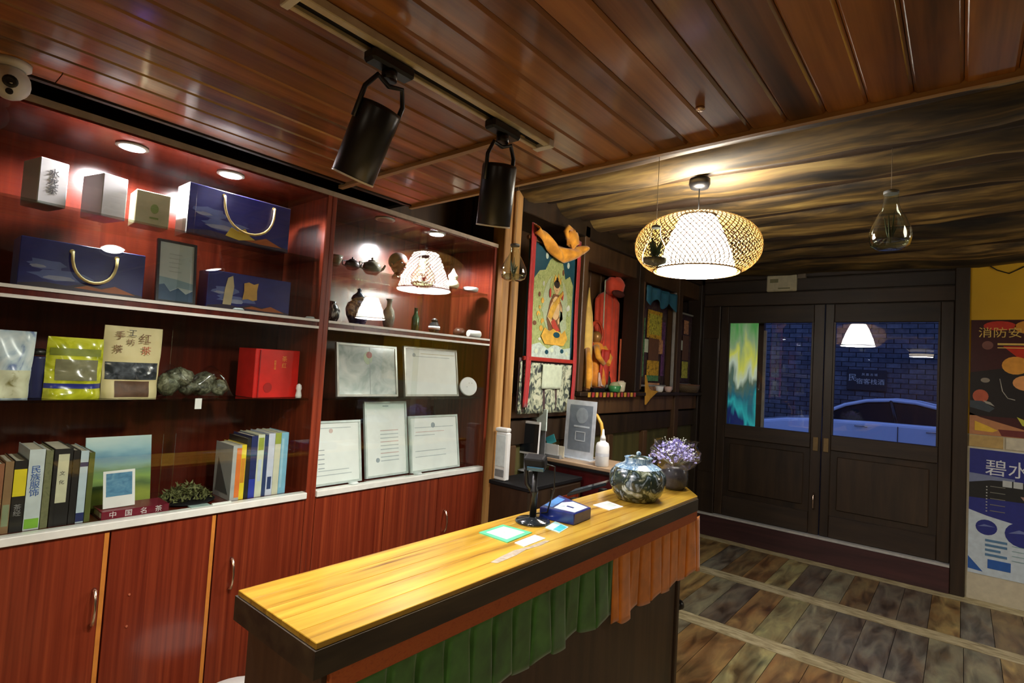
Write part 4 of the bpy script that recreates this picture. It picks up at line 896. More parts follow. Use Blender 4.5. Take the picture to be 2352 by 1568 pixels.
t, fr, W, H = frame_pic('framed_sheet', 'framed pale sheet with blue hills, between the bag and box on the main shelf', 'picture', .640, .765, GM, 1.872, -2.12, .12, .008, DKF, CERT)
p_ = B(); fr.patch(p_, [(.009,.009), (W-.009,.009), (W-.009,.05), (W*.75,.035), (W*.55,.055), (W*.35,.04), (W*.2,.065), (.009,.06)], 0, -.0015, .0006); p_.build('print', plain('hill_blue', (.06,.12,.22), .4), t)
p_ = B(); fr.patch(p_, [(.009,.06), (W*.2,.065), (W*.35,.042), (W*.55,.057), (W-.009,.052), (W-.009,.075), (W*.5,.085), (.009,.09)], 0, -.0015, .0004); p_.build('print', plain('mist_blue', (.30,.44,.52), .4), t)
for k in range(5): p_ = B(); fr.rect(p_, W*.3, H*(.50+.07*k), W*(.62-.05*(k % 2)), H*(.507+.07*k), 0, -.0015, .0005); p_.build('print', plain('faint_ink', (.40,.46,.46), .5) if k == 0 else bpy.data.materials['faint_ink'], t)
x1 = -2.115; t = cbox('gift_box', 'night-blue gift box with a gold square emblem on the main shelf', 'box', .80, 1.115, x1-.09, x1, GM, 1.792, NAVY); fr = face(t, .80, 1.115, x1, GM); scenery(t, fr, .315, .14, 5)
p_ = B(); fr.patch(p_, [(.125,.045), (.145,.05), (.165,.045), (.18,.05), (.178,.085), (.182,.115), (.165,.108), (.145,.114), (.128,.108), (.13,.08)], 0, .0012, .002); p_.build('emblem', plain('gold_emblem', (.70,.42,.12), .35, metal=.3), t)
p_ = B(); fr.patch(p_, [(.055,.02), (.085,.02), (.092,.09), (.085,.13), (.068,.12), (.06,.08)], 0, .0012, .0008); p_.build('print', plain('pale_gold_print', (.70,.60,.36), .4), t)
for yy, lb in ((.90, 'white plastic shelf clip on the main shelf edge, by the blue box'), (1.19, 'cream shelf clip at the right end of the main shelf')):
    tag(B().lathe([(.018,0),(.02,.004),(.014,.009)], (XC-.03,yy,GM), 16).build('shelf_clip', CERT), lb, 'clip')

# third shelf
def pouch(name, label, y0, y1, z1, x, mats, bulge, top_in=.0):
    """stand-up pouch: gusset at the base, sealed flat top"""
    W = y1-y0; H = z1-G3; t = thing(name, label, 'pouch', (x, (y0+y1)/2, G3), 'pouches on the lower glass shelf'); cy = (y0+y1)/2
    def fn(sgn):
        def g(u, v):
            dep = bulge*(1-v)**.6*(1-(2*u-1)**4); wob = .004*math.sin(u*9+v*7)+.003*math.sin(v*23)*(1-v)
            hw = W/2*(1-top_in*(1-v)); return Vector((x+sgn*(dep*.9+.0015)+wob, cy+(2*u-1)*hw, G3+H*v))
        return g
    return t, fn, H
t, fn, H = pouch('kraft_pouch', 'cream pouch with brown lettering and a dark clear window', .513, .680, 1.560, -2.15, None, .03, .04)
for sgn in (1, -1): B().grid(fn(sgn), 16, 20).build('pouch_side', pattern('kraft_cream', [(.62,.52,.26), (.72,.63,.36)], 20, kind='noise'), t)
def strip(fn, u0, u1, v0, v1, mt, nm, t, off=.0012, nu=14, nv=8): B().grid(lambda u, v: fn(1)(u0+(u1-u0)*u, v0+(v1-v0)*v)+Vector((off,0,0)), nu, nv).build(nm, mt, t)
strip(fn, .04, .96, .26, .50, pattern('dark_window', [(.02,.025,.03), (.09,.10,.12), (.20,.22,.25)], 30, kind='noise', rough=.15, pos=[.4,.6,.75]), 'clear_window', t)
strip(fn, .20, .80, .02, .24, pattern('brown_tea', [(.04,.02,.01), (.16,.07,.03)], 40, kind='noise'), 'window', t)
fr = F((-2.135,.513,G3), (0,1,0), (0,0,1)); BR = plain('brown_ink', (.16,.06,.015), .5)
text('手', fr, .040, .205, .030, BR, t, d=.006); text('茶', fr, .036, .160, .028, BR, t, d=.008); text('工', fr, .074, .215, .026, INK, t, d=.006); text('坊', fr, .070, .184, .024, BR, t, d=.008); text('红', fr, .112, .198, .034, BR, t, d=.008); text('茶', fr, .116, .158, .030, plain('red_ink', (.40,.06,.02), .5), t, d=.009)
t, fn, H = pouch('foil_pouch', 'shiny yellow-green foil pouch beside the kraft pouch', .372, .512, 1.512, -2.14, None, .04, -.02)
FOIL = pattern('lime_foil', [(.22,.26,.008), (.50,.52,.02), (.74,.74,.10)], (14,14,18), kind='noise', rough=.18, coat=.4, pos=[.3,.5,.7])
for sgn in (1, -1): B().grid(fn(sgn), 16, 20).build('pouch_side', FOIL, t)
strip(fn, .15, .90, .30, .64, pattern('grey_window', [(.10,.095,.05), (.28,.27,.16)], 30, kind='noise', rough=.2), 'clear_window', t)
strip(fn, .0, 1, .17, .25, plain('royal_band', (.02,.03,.22), .3), 'blue_band', t); strip(fn, .05, .95, .70, .82, pattern('olive_band', [(.12,.15,.01), (.25,.28,.02)], 40, kind='noise'), 'print_band', t)
t, fn, H = pouch('white_pouch', 'white and blue pouch with a cream lower half at the left edge', .235, .345, 1.522, -2.14, None, .035, .12)
for sgn in (1, -1): B().grid(fn(sgn), 16, 20).build('pouch_side', pattern('white_blue_foil', [(.10,.16,.36), (.45,.55,.62), (.66,.72,.74)], (18,18,12), kind='noise', rough=.3, pos=[.32,.44,.62]), t)
strip(fn, .02, .98, .02, .42, pattern('cream_print', [(.22,.20,.07), (.55,.55,.38), (.62,.64,.46)], 25, kind='noise', pos=[.3,.42,.7]), 'window', t)
c = Vector((-2.16,.356,G3)); t = thing('dark_jar', 'dark blue ribbed jar between the white and green pouches', 'jar', c)
B().lathe([(.024+.0012*(k % 2), .006*k) for k in range(22)], c, 20).build('body', plain('navy_jar', (.012,.016,.07), .3), t); B().lathe([(.022,.13),(.022,.145),(.012,.15)], c, 20).build('lid', BLACK, t)
# wrapped dried fungus
def lumps(name, label, cat, y0, y1, x, z0, n, r0, r1, mt, wrapm=None, h=.07):
    t = thing(name, label, cat, (x, (y0+y1)/2, z0)); rnd = random.Random(len(label))
    for i in range(n):
        r_ = rnd.uniform(r0, r1); y = y0+(y1-y0)*(i+.5)/n+rnd.uniform(-.01,.01); ph = rnd.uniform(0, 6)
        sc = (rnd.uniform(.8,1.1), rnd.uniform(.8,1.2), rnd.uniform(.7,1.0)); lay = 1 if i % 3 == 1 else 0
        B().ball((x+rnd.uniform(-.03,.03), y, z0+.003+r_*sc[2]*1.12+lay*h*.35), r_, 14, sc=sc, wob=lambda th, a, ph=ph: 1+.10*math.sin(5*a+ph+3*th)+.08*math.sin(9*th+ph+2*a)).build('lump', mt, t)
    if wrapm: B().grid(lambda u, v: Vector((x+.06*math.cos(math.pi*(v-.5)*.98)-.005, y0-.015+(y1-y0+.03)*u, z0+.002+(h*1.35)*math.sin(math.pi*v/2+.0)*(.75+.25*math.sin(u*11))*min(1, u*8+.1, (1-u)*8+.1))), 24, 8).build('clear_wrap', wrapm, t)
    return t
FUNG = pattern('dried_fungus', [(.035,.038,.022), (.14,.14,.085), (.30,.31,.22)], 55, kind='noise', rough=.5, pos=[.35,.5,.68])
lumps('dried_fungus', 'grey-green dried fungus pieces in clear wrap on the lower glass shelf', 'dried fungus', .705, .915, -2.185, G3, 6, .030, .044, FUNG, WRAP, .085)
tg = tag(B().box((-2.082,.778,G3-.035), (-2.080,.800,G3+.002)).build('price_tag', PAPER), 'small white price tag under the dried fungus', 'tag')
# red box
x1 = -2.12; t = cbox('red_gift_box', 'bright red box with gold lettering near the cabinet divider', 'box', .985, 1.18, x1-.12, x1, G3, 1.515, plain('bright_red_card', (.62,.012,.010), .35, coat=.2), R(6)); fr = face(t, .985, 1.18, x1, G3, R(6), (x1-.06, 1.0825))
text('茶', fr, .125, .155, .024, plain('orange_gold', (.80,.30,.05), .4), t); text('红', fr, .125, .128, .022, bpy.data.materials['orange_gold'], t); text('凤凰古城', fr, .085, .13, .010, bpy.data.materials['orange_gold'], t, vertical=True)
p_ = B(); fr.disc(p_, .06, .04, .018, .02, 0, .0003); p_.build('print', plain('dark_red_print', (.35,.008,.008), .4), t)
part('flap_line', plain('deep_red', (.30,.006,.008), .4), t, (x1-.001,1.002,G3+.002), (x1+.0045,1.006,1.51), 0, R(6), (x1-.06,1.0825,0))
c = Vector((-2.105,1.178,G3)); t = thing('white_figurine', 'tiny white porcelain figure in front of the red box', 'figurine', c); B().lathe([(.012,0),(.013,.01),(.009,.03),(.012,.038),(.010,.052),(.003,.058)], c, 14).build('body', WCARD, t)

# books on the ledge
ZB = ZL+.0006
def book(label, y0, y1, h, dep, cover, x1=-2.10, tilt=0, patches=(), grp='books on the cabinet ledge', chars=None, csz=.02, cmat=None, cy=.6):
    t = thing('book', label, 'book', (x1-dep/2, (y0+y1)/2, ZB), grp); k = math.tan(tilt)
    def sk(b):
        for v in b.v: v.y += (v.z-ZB)*k
        return b
    c = .0022
    sk(B().box((x1-dep,y0,ZB), (x1,y0+c,ZB+h)).box((x1-dep,y1-c,ZB), (x1,y1,ZB+h)).box((x1-c,y0+c,ZB), (x1,y1-c,ZB+h))).build('cover', cover, t)
    sk(B().box((x1-dep+.003,y0+c,ZB+.003), (x1-c,y1-c,ZB+h-.003))).build('pages', PAGES, t)
    fr = F((x1, y0, ZB), (0,1,0), (0,k,1)); W = y1-y0
    for a0, b0, a1, b1, mt in patches: p = B(); fr.rect(p, W*a0, h*b0, W*a1, h*b1, 0, .0001, .0005); p.build('spine_print', mt, t)
    if chars: text(chars, fr, W*.5, h*cy, csz, cmat or INK, t, vertical=True, d=.0008)
    return t
PAGES = plain('page_edges', (.60,.55,.42), .8, var=.1, sc=80)
def Y_(px, py=1120): return yz(px, py, -2.10)[0]
C = colr
book('tan book at the left end of the ledge row', .278, .298, .20, .15, C('book_tan', (.30,.13,.07)), patches=[(.1,.2,.9,.5,C('book_olive', (.20,.22,.10)))])
book('brown book beside the tan book', .3, .318, .205, .15, C('book_brown', (.26,.16,.08)), patches=[(.1,.1,.9,.4,C('book_sage', (.25,.30,.18)))])
book('black book with a bright yellow spine block', .320, .348, .205, .16, C('book_black', (.02,.02,.02)), patches=[(.0,.50,1,.88,C('book_yellow', (.75,.62,.03)))], chars='茶经', csz=.018, cy=.3, cmat=C('book_grey', (.3,.3,.3)))
book('white book with blue lettering and green foot', .350, .386, .235, .17, C('book_white', (.58,.66,.68)), patches=[(.05,.02,.95,.14,C('book_green', (.22,.50,.05)))], chars='民族服饰', csz=.024, cmat=C('book_blue', (.04,.12,.40)), cy=.6)
book('dark green mottled book beside the white book', .388, .405, .23, .16, pattern('book_mottle', [(.03,.04,.02), (.18,.19,.09), (.06,.07,.03)], 60, kind='noise'))
book('thick black binder with a cream spine label', .408, .452, .232, .19, C('book_black', (.02,.02,.02)), patches=[(.22,.30,.82,.93,C('label_cream', (.62,.62,.44)))], chars='文 化', csz=.014, cy=.62)
book('slim black book right of the binder', .454, .470, .225, .17, C('book_black', (.02,.02,.02)))
book('white and pale-blue book before the landscape picture', .472, .492, .222, .17, C('book_ice', (.50,.62,.70)), patches=[(.0,.78,1,.84,C('book_navy', (.02,.03,.12))), (.0,.02,1,.14,C('book_navy', (.02,.03,.12)))])
book('narrow olive book touching the landscape picture', .494, .508, .215, .16, C('book_olive2', (.10,.12,.03)))
# landscape picture, instant photo, red book
def landmat():
    M = Mat('landscape_print'); tc = M.n('ShaderNodeTexCoord'); sp = M.n('ShaderNodeSeparateXYZ'); M.l(tc.outputs['Generated'], sp.inputs[0])
    nz = M.n('ShaderNodeTexNoise'); nz.inputs['Scale'].default_value = 1; nz.inputs['Detail'].default_value = 5; M.l(coords(M, (10,9,22)), nz.inputs[0])
    ad = M.n('ShaderNodeMath', operation='MULTIPLY_ADD'); ad.inputs[1].default_value = .28; M.l(nz.outputs[0], ad.inputs[0]); su = M.n('ShaderNodeMath', operation='SUBTRACT'); su.inputs[1].default_value = .14; M.l(sp.outputs[2], su.inputs[0]); M.l(su.outputs[0], ad.inputs[2])
    M.l(ramp(M, ad.outputs[0], [(.0, (.10,.13,.03)), (.18, (.30,.36,.06)), (.3, (.10,.17,.06)), (.42, (.26,.40,.10)), (.52, (.16,.30,.16)), (.62, (.22,.42,.40)), (.72, (.14,.32,.46)), (.82, (.34,.55,.62)), (1, (.58,.72,.70))]), M.b.inputs['Base Color']); M.inp('Roughness', .3); return M.m
p_ = B(); fr = F((-2.20,.512,ZB), (0,1,0), (-.18,0,1)); fr.rect(p_, 0, 0, .19, .245, 0, 0, .006)
tag(p_.build('landscape_picture', landmat()), 'unframed landscape picture of green hills leaning on the ledge', 'picture')
t = thing('instant_photo', 'small white-bordered blue photo leaning on the landscape picture', 'photo', (-2.13,.585,ZB+.026)); fr = F((-2.118,.545,ZB+.0275), (0,1,.02), (-.14,-.03,1))
p_ = B(); fr.rect(p_, 0, 0, .088, .118, 0, 0, .0015); p_.build('card', PAPER, t); p_ = B(); fr.rect(p_, .008, .036, .080, .110, 0, .0016, .0004); p_.build('picture', pattern('blue_scene', [(.02,.06,.14), (.10,.26,.42), (.30,.50,.62)], (30,30,50), kind='noise', rough=.3), t)
t = thing('red_book', 'dark red book lying flat with white lettering on its spine', 'book', (-2.14,.62,ZB)); REDC = plain('crimson_cover', (.16,.008,.022), .4)
b = B(); b.box((-2.185,.535,ZB), (-2.085,.725,ZB+.003)).box((-2.185,.535,ZB+.022), (-2.085,.725,ZB+.026)).box((-2.089,.535,ZB+.003), (-2.085,.725,ZB+.022)); b.build('cover', REDC, t); part('pages', PAGES, t, (-2.18,.538,ZB+.003), (-2.09,.722,ZB+.022))
fr = F((-2.085,.535,ZB), (0,1,0), (0,0,1))
for k, ch in enumerate('中国名茶'): text(ch, fr, .030+.043*k, .0125, .022, WCARD, t, d=.0004)
# dried moss heap and a paper strip
t = thing('moss_heap', 'heap of dried green-brown moss on a dark tray on the ledge', 'dried plant', (-2.15,.815,ZB)); B().lathe([(.085,0),(.095,.006),(.09,.008)], (-2.19,.815,ZB), 24).build('tray', BLACK_M, t)
g = B(); rnd = random.Random(3)
for i in range(520):
    a = rnd.uniform(0, 6.283); r_ = .085*rnd.random()**.5; hh = .058*(1-(r_/.09)**2)*rnd.uniform(.3,1)+.008; p0 = Vector((-2.19+r_*math.cos(a)*.8, .815+r_*math.sin(a), ZB+hh)); d = Vector((rnd.uniform(-1,1), rnd.uniform(-1,1), rnd.uniform(-.2,1))).normalized(); e = d.orthogonal().normalized()*.004
    g.add([p0-e, p0+e, p0+d*.018], [(0,1,2)])
tag(g.build('fronds', pattern('moss', [(.05,.06,.02), (.16,.17,.06), (.28,.28,.14)], 60, kind='noise'), t), kind='stuff')
tag(B().box((-2.075,.86,ZB+.0005), (-2.066,.925,ZB+.007)).build('paper_strip', PAPER), 'white folded paper strip at the ledge edge by the moss', 'paper')
tag(B().box((-2.10,.79,ZB+.0005), (-2.068,.855,ZB+.004)).build('coaster', plain('pale_teal_card', (.30,.42,.40), .4)), 'pale teal card lying in front of the moss tray', 'card')
# right-hand books
t = book('grey book turned to show its cover, left of the right-hand row', .930, .962, .205, .15, C('book_silver', (.40,.42,.42)), x1=-2.095, grp='books at the right end of the ledge', patches=[(.45,.05,1,.95,C('book_orange', (.70,.18,.04)))])
fr = F((-2.245,.93-.0003,ZB), (1,0,0), (0,0,1)); p_ = B(); fr.patch(p_, [(.02,.02), (.13,.02), (.03,.15)], 0, 0, .0004); p_.build('cover_print', C('book_charcoal', (.10,.11,.11)), t)
for lb, w_, h, mt, pt in (('yellow book beside the grey book', .018, .205, C('book_yellow2', (.78,.60,.03)), [(.1,.3,.9,.75,C('book_red2', (.6,.25,.03)))]), ('black book beside the yellow book', .015, .228, C('book_black', (.02,.02,.02)), []), ('navy book with a royal blue foot', .024, .236, C('book_navy', (.02,.03,.12)), [(.0,.0,1,.3,C('book_royal', (.03,.05,.35)))]),
        ('white and green striped book in the right-hand row', .026, .240, C('book_wgreen', (.60,.64,.50)), [(.1,.75,.9,.95,C('book_leaf', (.30,.36,.06))), (.25,.25,.75,.6,C('book_paleblue', (.50,.58,.72)))]), ('thin dark blue book in the right-hand row', .014, .236, C('book_dblue', (.03,.05,.14)), []),
        ('white book with lilac spine in the right-hand row', .026, .242, C('book_lilac', (.56,.60,.74)), [(.2,.1,.8,.3,C('book_dblue', (.03,.05,.14)))]), ('cream book with olive top in the right-hand row', .024, .243, C('book_cream', (.60,.60,.46)), [(.0,.82,1,1,C('book_leaf', (.30,.36,.06)))]), ('light blue book at the right end of the row', .030, .243, C('book_sky', (.20,.44,.60)), [(.1,.1,.4,.9,C('book_sky2', (.32,.55,.68)))])):
    y0 = .964 if lb.startswith('yellow') else yn; yn = y0+w_+.001
    book(lb, y0, y0+w_, h, .16, mt, x1=-2.10, grp='books at the right end of the ledge', patches=pt)

# ------------------------------------------------------------------ contents of the short cabinet
def vase(name, label, cat, px, X, z0, prof, mt, parts=(), n=24, grp=None):
    y = yz(px, 650, X)[0]; c = Vector((X, y, z0)); t = thing(name, label, cat, c, grp); B().lathe(prof, c, n).build('body', mt, t)
    for nm, pf, m2 in parts: B().lathe(pf, c, n).build(nm, m2, t)
    return t, c
CLAY = plain('dark_clay', (.035,.025,.02), .4, coat=.3); CELA = plain('grey_celadon', (.22,.22,.16), .25, coat=.4); BW = pattern('cobalt_glaze', [(.40,.44,.50), (.05,.08,.20), (.015,.025,.08)], 40, kind='noise', rough=.2, coat=.4, pos=[.34,.46,.6]); CRM = plain('cream_glaze', (.62,.58,.40), .25, coat=.4)
def teapot(label, px, X, z0, s, mt):
    t, c = vase('teapot', label, 'teapot', px, X, z0, [(.022*s,0),(.034*s,.010*s),(.040*s,.026*s),(.034*s,.044*s),(.018*s,.052*s)], mt, [('lid', [(.020*s,.050*s),(.016*s,.057*s),(.004*s,.060*s),(.006*s,.066*s),(.002*s,.070*s)], mt)], grp='teapots on the short cabinet shelf')
    B().tube([c+Vector((0,.036*s,.02*s)), c+Vector((0,.055*s,.03*s)), c+Vector((0,.066*s,.048*s))], [.008*s,.006*s,.004*s], 8).build('spout', mt, t)
    B().tube([c+Vector((0,-.036*s,.014*s)), c+Vector((0,-.062*s,.020*s)), c+Vector((0,-.062*s,.040*s)), c+Vector((0,-.034*s,.044*s))], .004*s, 8).build('handle', mt, t)
vase('tea_cup', 'pale cup at the left end of the short cabinet top shelf', 'cup', 768, -2.17, G1, [(.012,0),(.014,.004),(.026,.03),(.030,.048),(.027,.047),(.02,.02)], CELA)
teapot('small dark clay teapot on the short cabinet top shelf', 806, -2.18, G1, .85, CLAY); teapot('larger grey-green teapot left of the carved head', 852, -2.19, G1, 1.15, CELA)
# carved wooden head
y = yz(915, 630, -2.17)[0]; c = Vector((-2.17,y,G1)); t = thing('carved_head', 'carved reddish wooden head with dark hair on the top shelf', 'carving', c)
SK = plain('red_wood', (.28,.07,.03), .35, coat=.3); HR = plain('hair_black', (.02,.012,.01), .5)
B().lathe([(.032,0),(.030,.012),(.022,.022),(.020,.03)], c, 20).build('neck', SK, t)
B().ball(c+Vector((0,0,.072)), .048, 20, sc=(.92,.86,1.05)).build('face', SK, t)
b = B(); b.ball(c+Vector((-.008,0,.086)), .052, 20, sc=(.92,.95,.88)); b.build('hair', HR, t)
for s_ in (-1, 1):
    B().ball(c+Vector((.040,.016*s_,.074)), .0055, 10, sc=(.6,1.2,.6)).build('eye', HR, t); B().ball(c+Vector((.0,.041*s_,.068)), .010, 10, sc=(.5,.5,1.2)).build('ear', SK, t)
B().prism([c+Vector((.040,-.005,.056)), c+Vector((.040,.005,.056)), c+Vector((.042,0,.076))], (.010,0,-.002)).build('nose', SK, t); B().ball(c+Vector((.040,0,.046)), .010, 10, sc=(.4,1.1,.3)).build('mouth', plain('lip_red', (.20,.03,.02), .4), t)
vase('gourd_bottle', 'cream double-gourd porcelain bottle on the top shelf', 'bottle', 1040, -2.14, G1, [(.024,0),(.034,.012),(.036,.028),(.026,.044),(.020,.048),(.027,.060),(.028,.072),(.014,.088),(.006,.104),(.003,.110)], CRM, [('gilt_band', [(.0215,.046),(.0225,.049),(.0215,.052)], GOLD)])
vase('white_dish', 'small white round dish at the right end of the top shelf', 'dish', 1082, -2.12, G1, [(.036,0),(.042,.006),(.044,.022),(.041,.023),(.037,.008)], WHITE)
vase('snuff_vase', 'small black and white vase at the left end of the main shelf', 'vase', 768, -2.12, GM, [(.020,0),(.030,.02),(.032,.05),(.022,.07),(.013,.078),(.016,.09)], pattern('ink_glaze', [(.02,.02,.02), (.05,.05,.05), (.50,.52,.48)], (30,30,18), kind='noise', rough=.25, coat=.3, pos=[.4,.52,.6]))
vase('lidded_jar', 'large blue lidded porcelain jar on the main shelf', 'jar', 827, -2.14, GM, [(.030,0),(.034,.004),(.052,.045),(.056,.075),(.048,.10),(.026,.115)], BW, [('lid', [(.030,.113),(.034,.118),(.028,.135),(.012,.148),(.008,.156),(.011,.164),(.003,.170)], plain('dark_glaze_lid', (.03,.045,.07), .25, coat=.4))])
vase('slender_vase', 'pale slender vase with grey figures right of the blue jar', 'vase', 898, -2.13, GM, [(.018,0),(.026,.02),(.030,.055),(.026,.085),(.013,.105),(.012,.13),(.018,.142)], pattern('famille_glaze', [(.55,.52,.42), (.25,.24,.20), (.50,.30,.25)], 45, kind='noise', rough=.25, coat=.3))
vase('green_bottle', 'dark green slim bottle on the main shelf', 'bottle', 960, -2.14, GM, [(.018,0),(.020,.004),(.020,.07),(.010,.09),(.009,.115),(.011,.12)], plain('bottle_green', (.012,.06,.035), .15, coat=.4))
vase('small_jar', 'small dark jar with a white band on the main shelf', 'jar', 1004, -2.13, GM, [(.022,0),(.030,.02),(.030,.04),(.018,.06),(.018,.066)], plain('jar_dark', (.025,.03,.04), .25, coat=.3), [('white_band', [(.0305,.022),(.0308,.03),(.0305,.038)], WHITE), ('lid', [(.019,.064),(.012,.078),(.002,.082)], CLAY)])
vase('brown_pot', 'low brown clay pot near the right side of the main shelf', 'pot', 1062, -2.17, GM, [(.022,0),(.034,.018),(.034,.036),(.02,.05)], plain('brown_clay', (.10,.035,.02), .4))
y = yz(1088, 775, -2.085)[0]; c = Vector((-2.085,y,GM))
tag(B().lathe([(.018,-.040),(.020,-.037),(.020,.037),(.018,.040)], c+Vector((0,0,.0203)), 20, axis=(.15,1,0)).build('white_roll', WHITE), 'white paper roll lying at the main shelf edge', 'roll')
# certificates
SEAL = plain('seal_grey', (.30,.36,.40), .5); LINE = plain('line_grey', (.45,.52,.54), .5); PINK = plain('line_pink', (.62,.48,.46), .5)
CERT2 = plain('bright_certificate', (.84,.88,.87), .5, var=.03); FOILP = pattern('film_wrapped_paper', [(.45,.56,.56), (.66,.75,.75), (.85,.90,.90)], (9,9,14), kind='noise', rough=.12, coat=.6, pos=[.35,.5,.68])
def cert(label, q, z0, x, sheet, fmat, lines, seal=None, border=.010, top=None):
    y0 = yz(q[0], 1000, x)[0]; y1 = yz(q[1], 1000, x)[0]; z1 = yz((q[0]+q[1])/2, q[2], x)[1]
    t, fr, W, H = frame_pic('framed_certificate', label, 'certificate', y0, y1, z0, z1, x, .16, border, fmat, sheet, 'framed certificates in the short cabinet')
    for a0, b, a1, mt in lines: p = B(); fr.rect(p, W*a0, H*b, W*a1, H*(b+.012), 0, -.0018, .0004); p.build('print_line', mt, t)
    if seal: p = B(); fr.disc(p, W*seal[0], H*seal[1], seal[2], seal[2], 0, -.0018, .0006); p.build('seal', seal[3], t)
    return t, fr, W, H
t, fr, W, H = cert('film-wrapped double certificate with a red emblem, upper left', (768,908,790), G3, -2.115, FOILP, GILT, [], (.52,.80,.016,plain('red_emblem', (.40,.06,.03), .4)))
p_ = B(); fr.rect(p_, W*.525, .012, W*.535, H-.012, 0, -.0018, .0006); p_.build('fold', LINE, t); p_ = B(); fr.disc(p_, W*.50, H*.74, .024, .03, 0, -.0018, .0004); p_.build('print', plain('pale_green_print', (.45,.56,.36), .4), t)
cert('pale certificate with a header band, upper right beside the white disc', (925,1048,798), G3, -2.115, CERT2, GILT, [(.15,.80,.85,LINE), (.30,.86,.95,plain('tan_line', (.55,.50,.36), .5))], (.18,.83,.010,SEAL))
cert('white certificate with printed lines, lower left', (722,838,968), ZB, -2.105, CERT2, plain('pale_frame', (.55,.62,.60), .3, coat=.4), [(.15,.54-.07*k,.27,SEAL) for k in range(5)]+[(.15,.22,.75,LINE), (.12,.15,.8,LINE), (.2,.88,.8,LINE)], (.40,.84,.010,PINK))
t, fr, W, H = cert('tall white certificate with a seal, lower middle', (848,944,923), ZB, -2.12, CERT2, bpy.data.materials['pale_frame'], [(.35,.60-.05*k,.78,LINE if k % 3 else PINK) for k in range(9)]+[(.42,.93,.56,SEAL)], (.28,.22,.011,SEAL))
cert('white certificate with a blue-grey seal, lower right', (950,1060,955), ZB, -2.105, CERT2, bpy.data.materials['pale_frame'], [(.12,.70,.7,PINK), (.1,.64,.5,LINE), (.10,.36,.72,LINE), (.10,.26,.72,LINE), (.10,.78,.9,LINE)], (.47,.82,.014,SEAL))
y = yz(1077, 892, -2.09)[0]; c = Vector((-2.10,y,G3+.056))
t = thing('white_disc', 'white round disc propped on the shelf right of the certificates', 'disc', c-Vector((0,0,.052))); B().lathe([(.050,0),(.052,.003),(.052,.010),(.049,.012)], c, 32, axis=(1,-.35,.25)).build('plate', WHITE, t)
for k in range(6): B().lathe([(.002,0),(.002,.001)], c+Vector((.012,0,0))+Vector((-.0+.004*math.sin(k),.022*math.cos(k*1.05)+.004,.024*math.sin(k*1.05)+.0)), 8, axis=(1,-.35,.25)).build('mark', GREYP, t)
for px, lb in ((812, 'white plastic clip on the ledge under the lower left certificate'), (958, 'white clip on the ledge under the lower right certificate')):
    y = yz(px, 1095, -2.075)[0]; tag(B().lathe([(.020,0),(.024,.004),(.016,.010)], (-2.072,y,ZL+.0035), 16).build('ledge_clip', CERT), lb, 'clip')

# ------------------------------------------------------------------ hangings and shrine on the left wall behind the counter
XW = -1.985
RED = plain('scarlet_ribbon', (.42,.012,.014), .6, sheen=.3); TEALB = pattern('teal_brocade', [(.008,.045,.07), (.02,.09,.12), (.05,.16,.17)], 40, kind='noise', rough=.6)
BROC = pattern('pale_brocade', [(.03,.035,.04), (.10,.13,.10), (.46,.50,.34), (.60,.62,.46)], (30,30,22), kind='noise', rough=.6, pos=[.36,.45,.52,.68]); DKB = pattern('dark_brocade', [(.02,.015,.03), (.07,.03,.04), (.10,.10,.06)], 30, rough=.6)
GRNP = pattern('mossy_paint', [(.07,.11,.03), (.34,.40,.14), (.56,.58,.28)], 45, kind='noise', rough=.55); YEL = plain('ochre_paint', (.62,.36,.05), .5, var=.25); FLE = plain('flesh_paint', (.62,.42,.20), .5); JAD = pattern('jade_paint', [(.12,.20,.12), (.40,.48,.30), (.25,.20,.10)], 50, kind='noise'); SKY = plain('deep_teal_paint', (.006,.06,.09), .5); BRN = plain('umber_paint', (.16,.07,.03), .5); PALE = plain('pale_mint_cloth', (.58,.66,.48), .7, sheen=.2); MILK = plain('milky_paint', (.48,.58,.50), .5, var=.2, sc=50)
def cloth_panel(t, nm, y0, y1, z0, z1, mt, x=XW, amp=.004, n=3, d=.002):
    return B().grid(lambda u, v: Vector((x+amp*math.sin(u*n*6.283+v*1.5), y0+(y1-y0)*u, z0+(z1-z0)*v)), max(8, n*8), 10).build(nm, mt, t, solid=d)
y0, y1 = 2.50, 3.03; zt, zb = 2.37, 1.28
tg1 = thing('hanging_scroll', 'large painted cloth scroll with red ribbons and a seated figure', 'scroll', (XW, (y0+y1)/2, zb))
cloth_panel(tg1, 'backing_cloth', y0-.035, y1+.03, zb-.04, 1.56, DKB, XW-.006); cloth_panel(tg1, 'lower_brocade', y0+.04, y1-.02, zb-.05, 1.535, BROC, XW, .006, 4)
cloth_panel(tg1, 'lower_brocade', y0-.03, y0+.045, zb-.05, 1.54, BROC, XW, .006, 1); cloth_panel(tg1, 'centre_panel', 2.68, 2.89, 1.38, 1.53, PALE, XW+.010, .004, 2)
cloth_panel(tg1, 'surround_cloth', y0, y1, 1.56, 2.26, TEALB, XW-.004, .002, 2)
fr = F((XW,y0+.055,1.565), (0,1,0), (0,0,1)); W, H = y1-y0-.11, .68
def pt(nm, mt, pts, d): p = B(); fr.patch(p, [(x*W, y*H) for x, y in pts], 0, d, .0012); p.build(nm, mt, tg1)
def pdk(nm, mt, x, y, rx, ry, d): p = B(); fr.disc(p, x*W, y*H, rx, ry, 0, d, .0012, 22); p.build(nm, mt, tg1)
pt('painted_ground', GRNP, [(0,0), (1,0), (1,.72), (.9,.80), (.78,.76), (.70,.90), (.52,.97), (.36,.90), (.26,.80), (.12,.78), (0,.70)], .004)
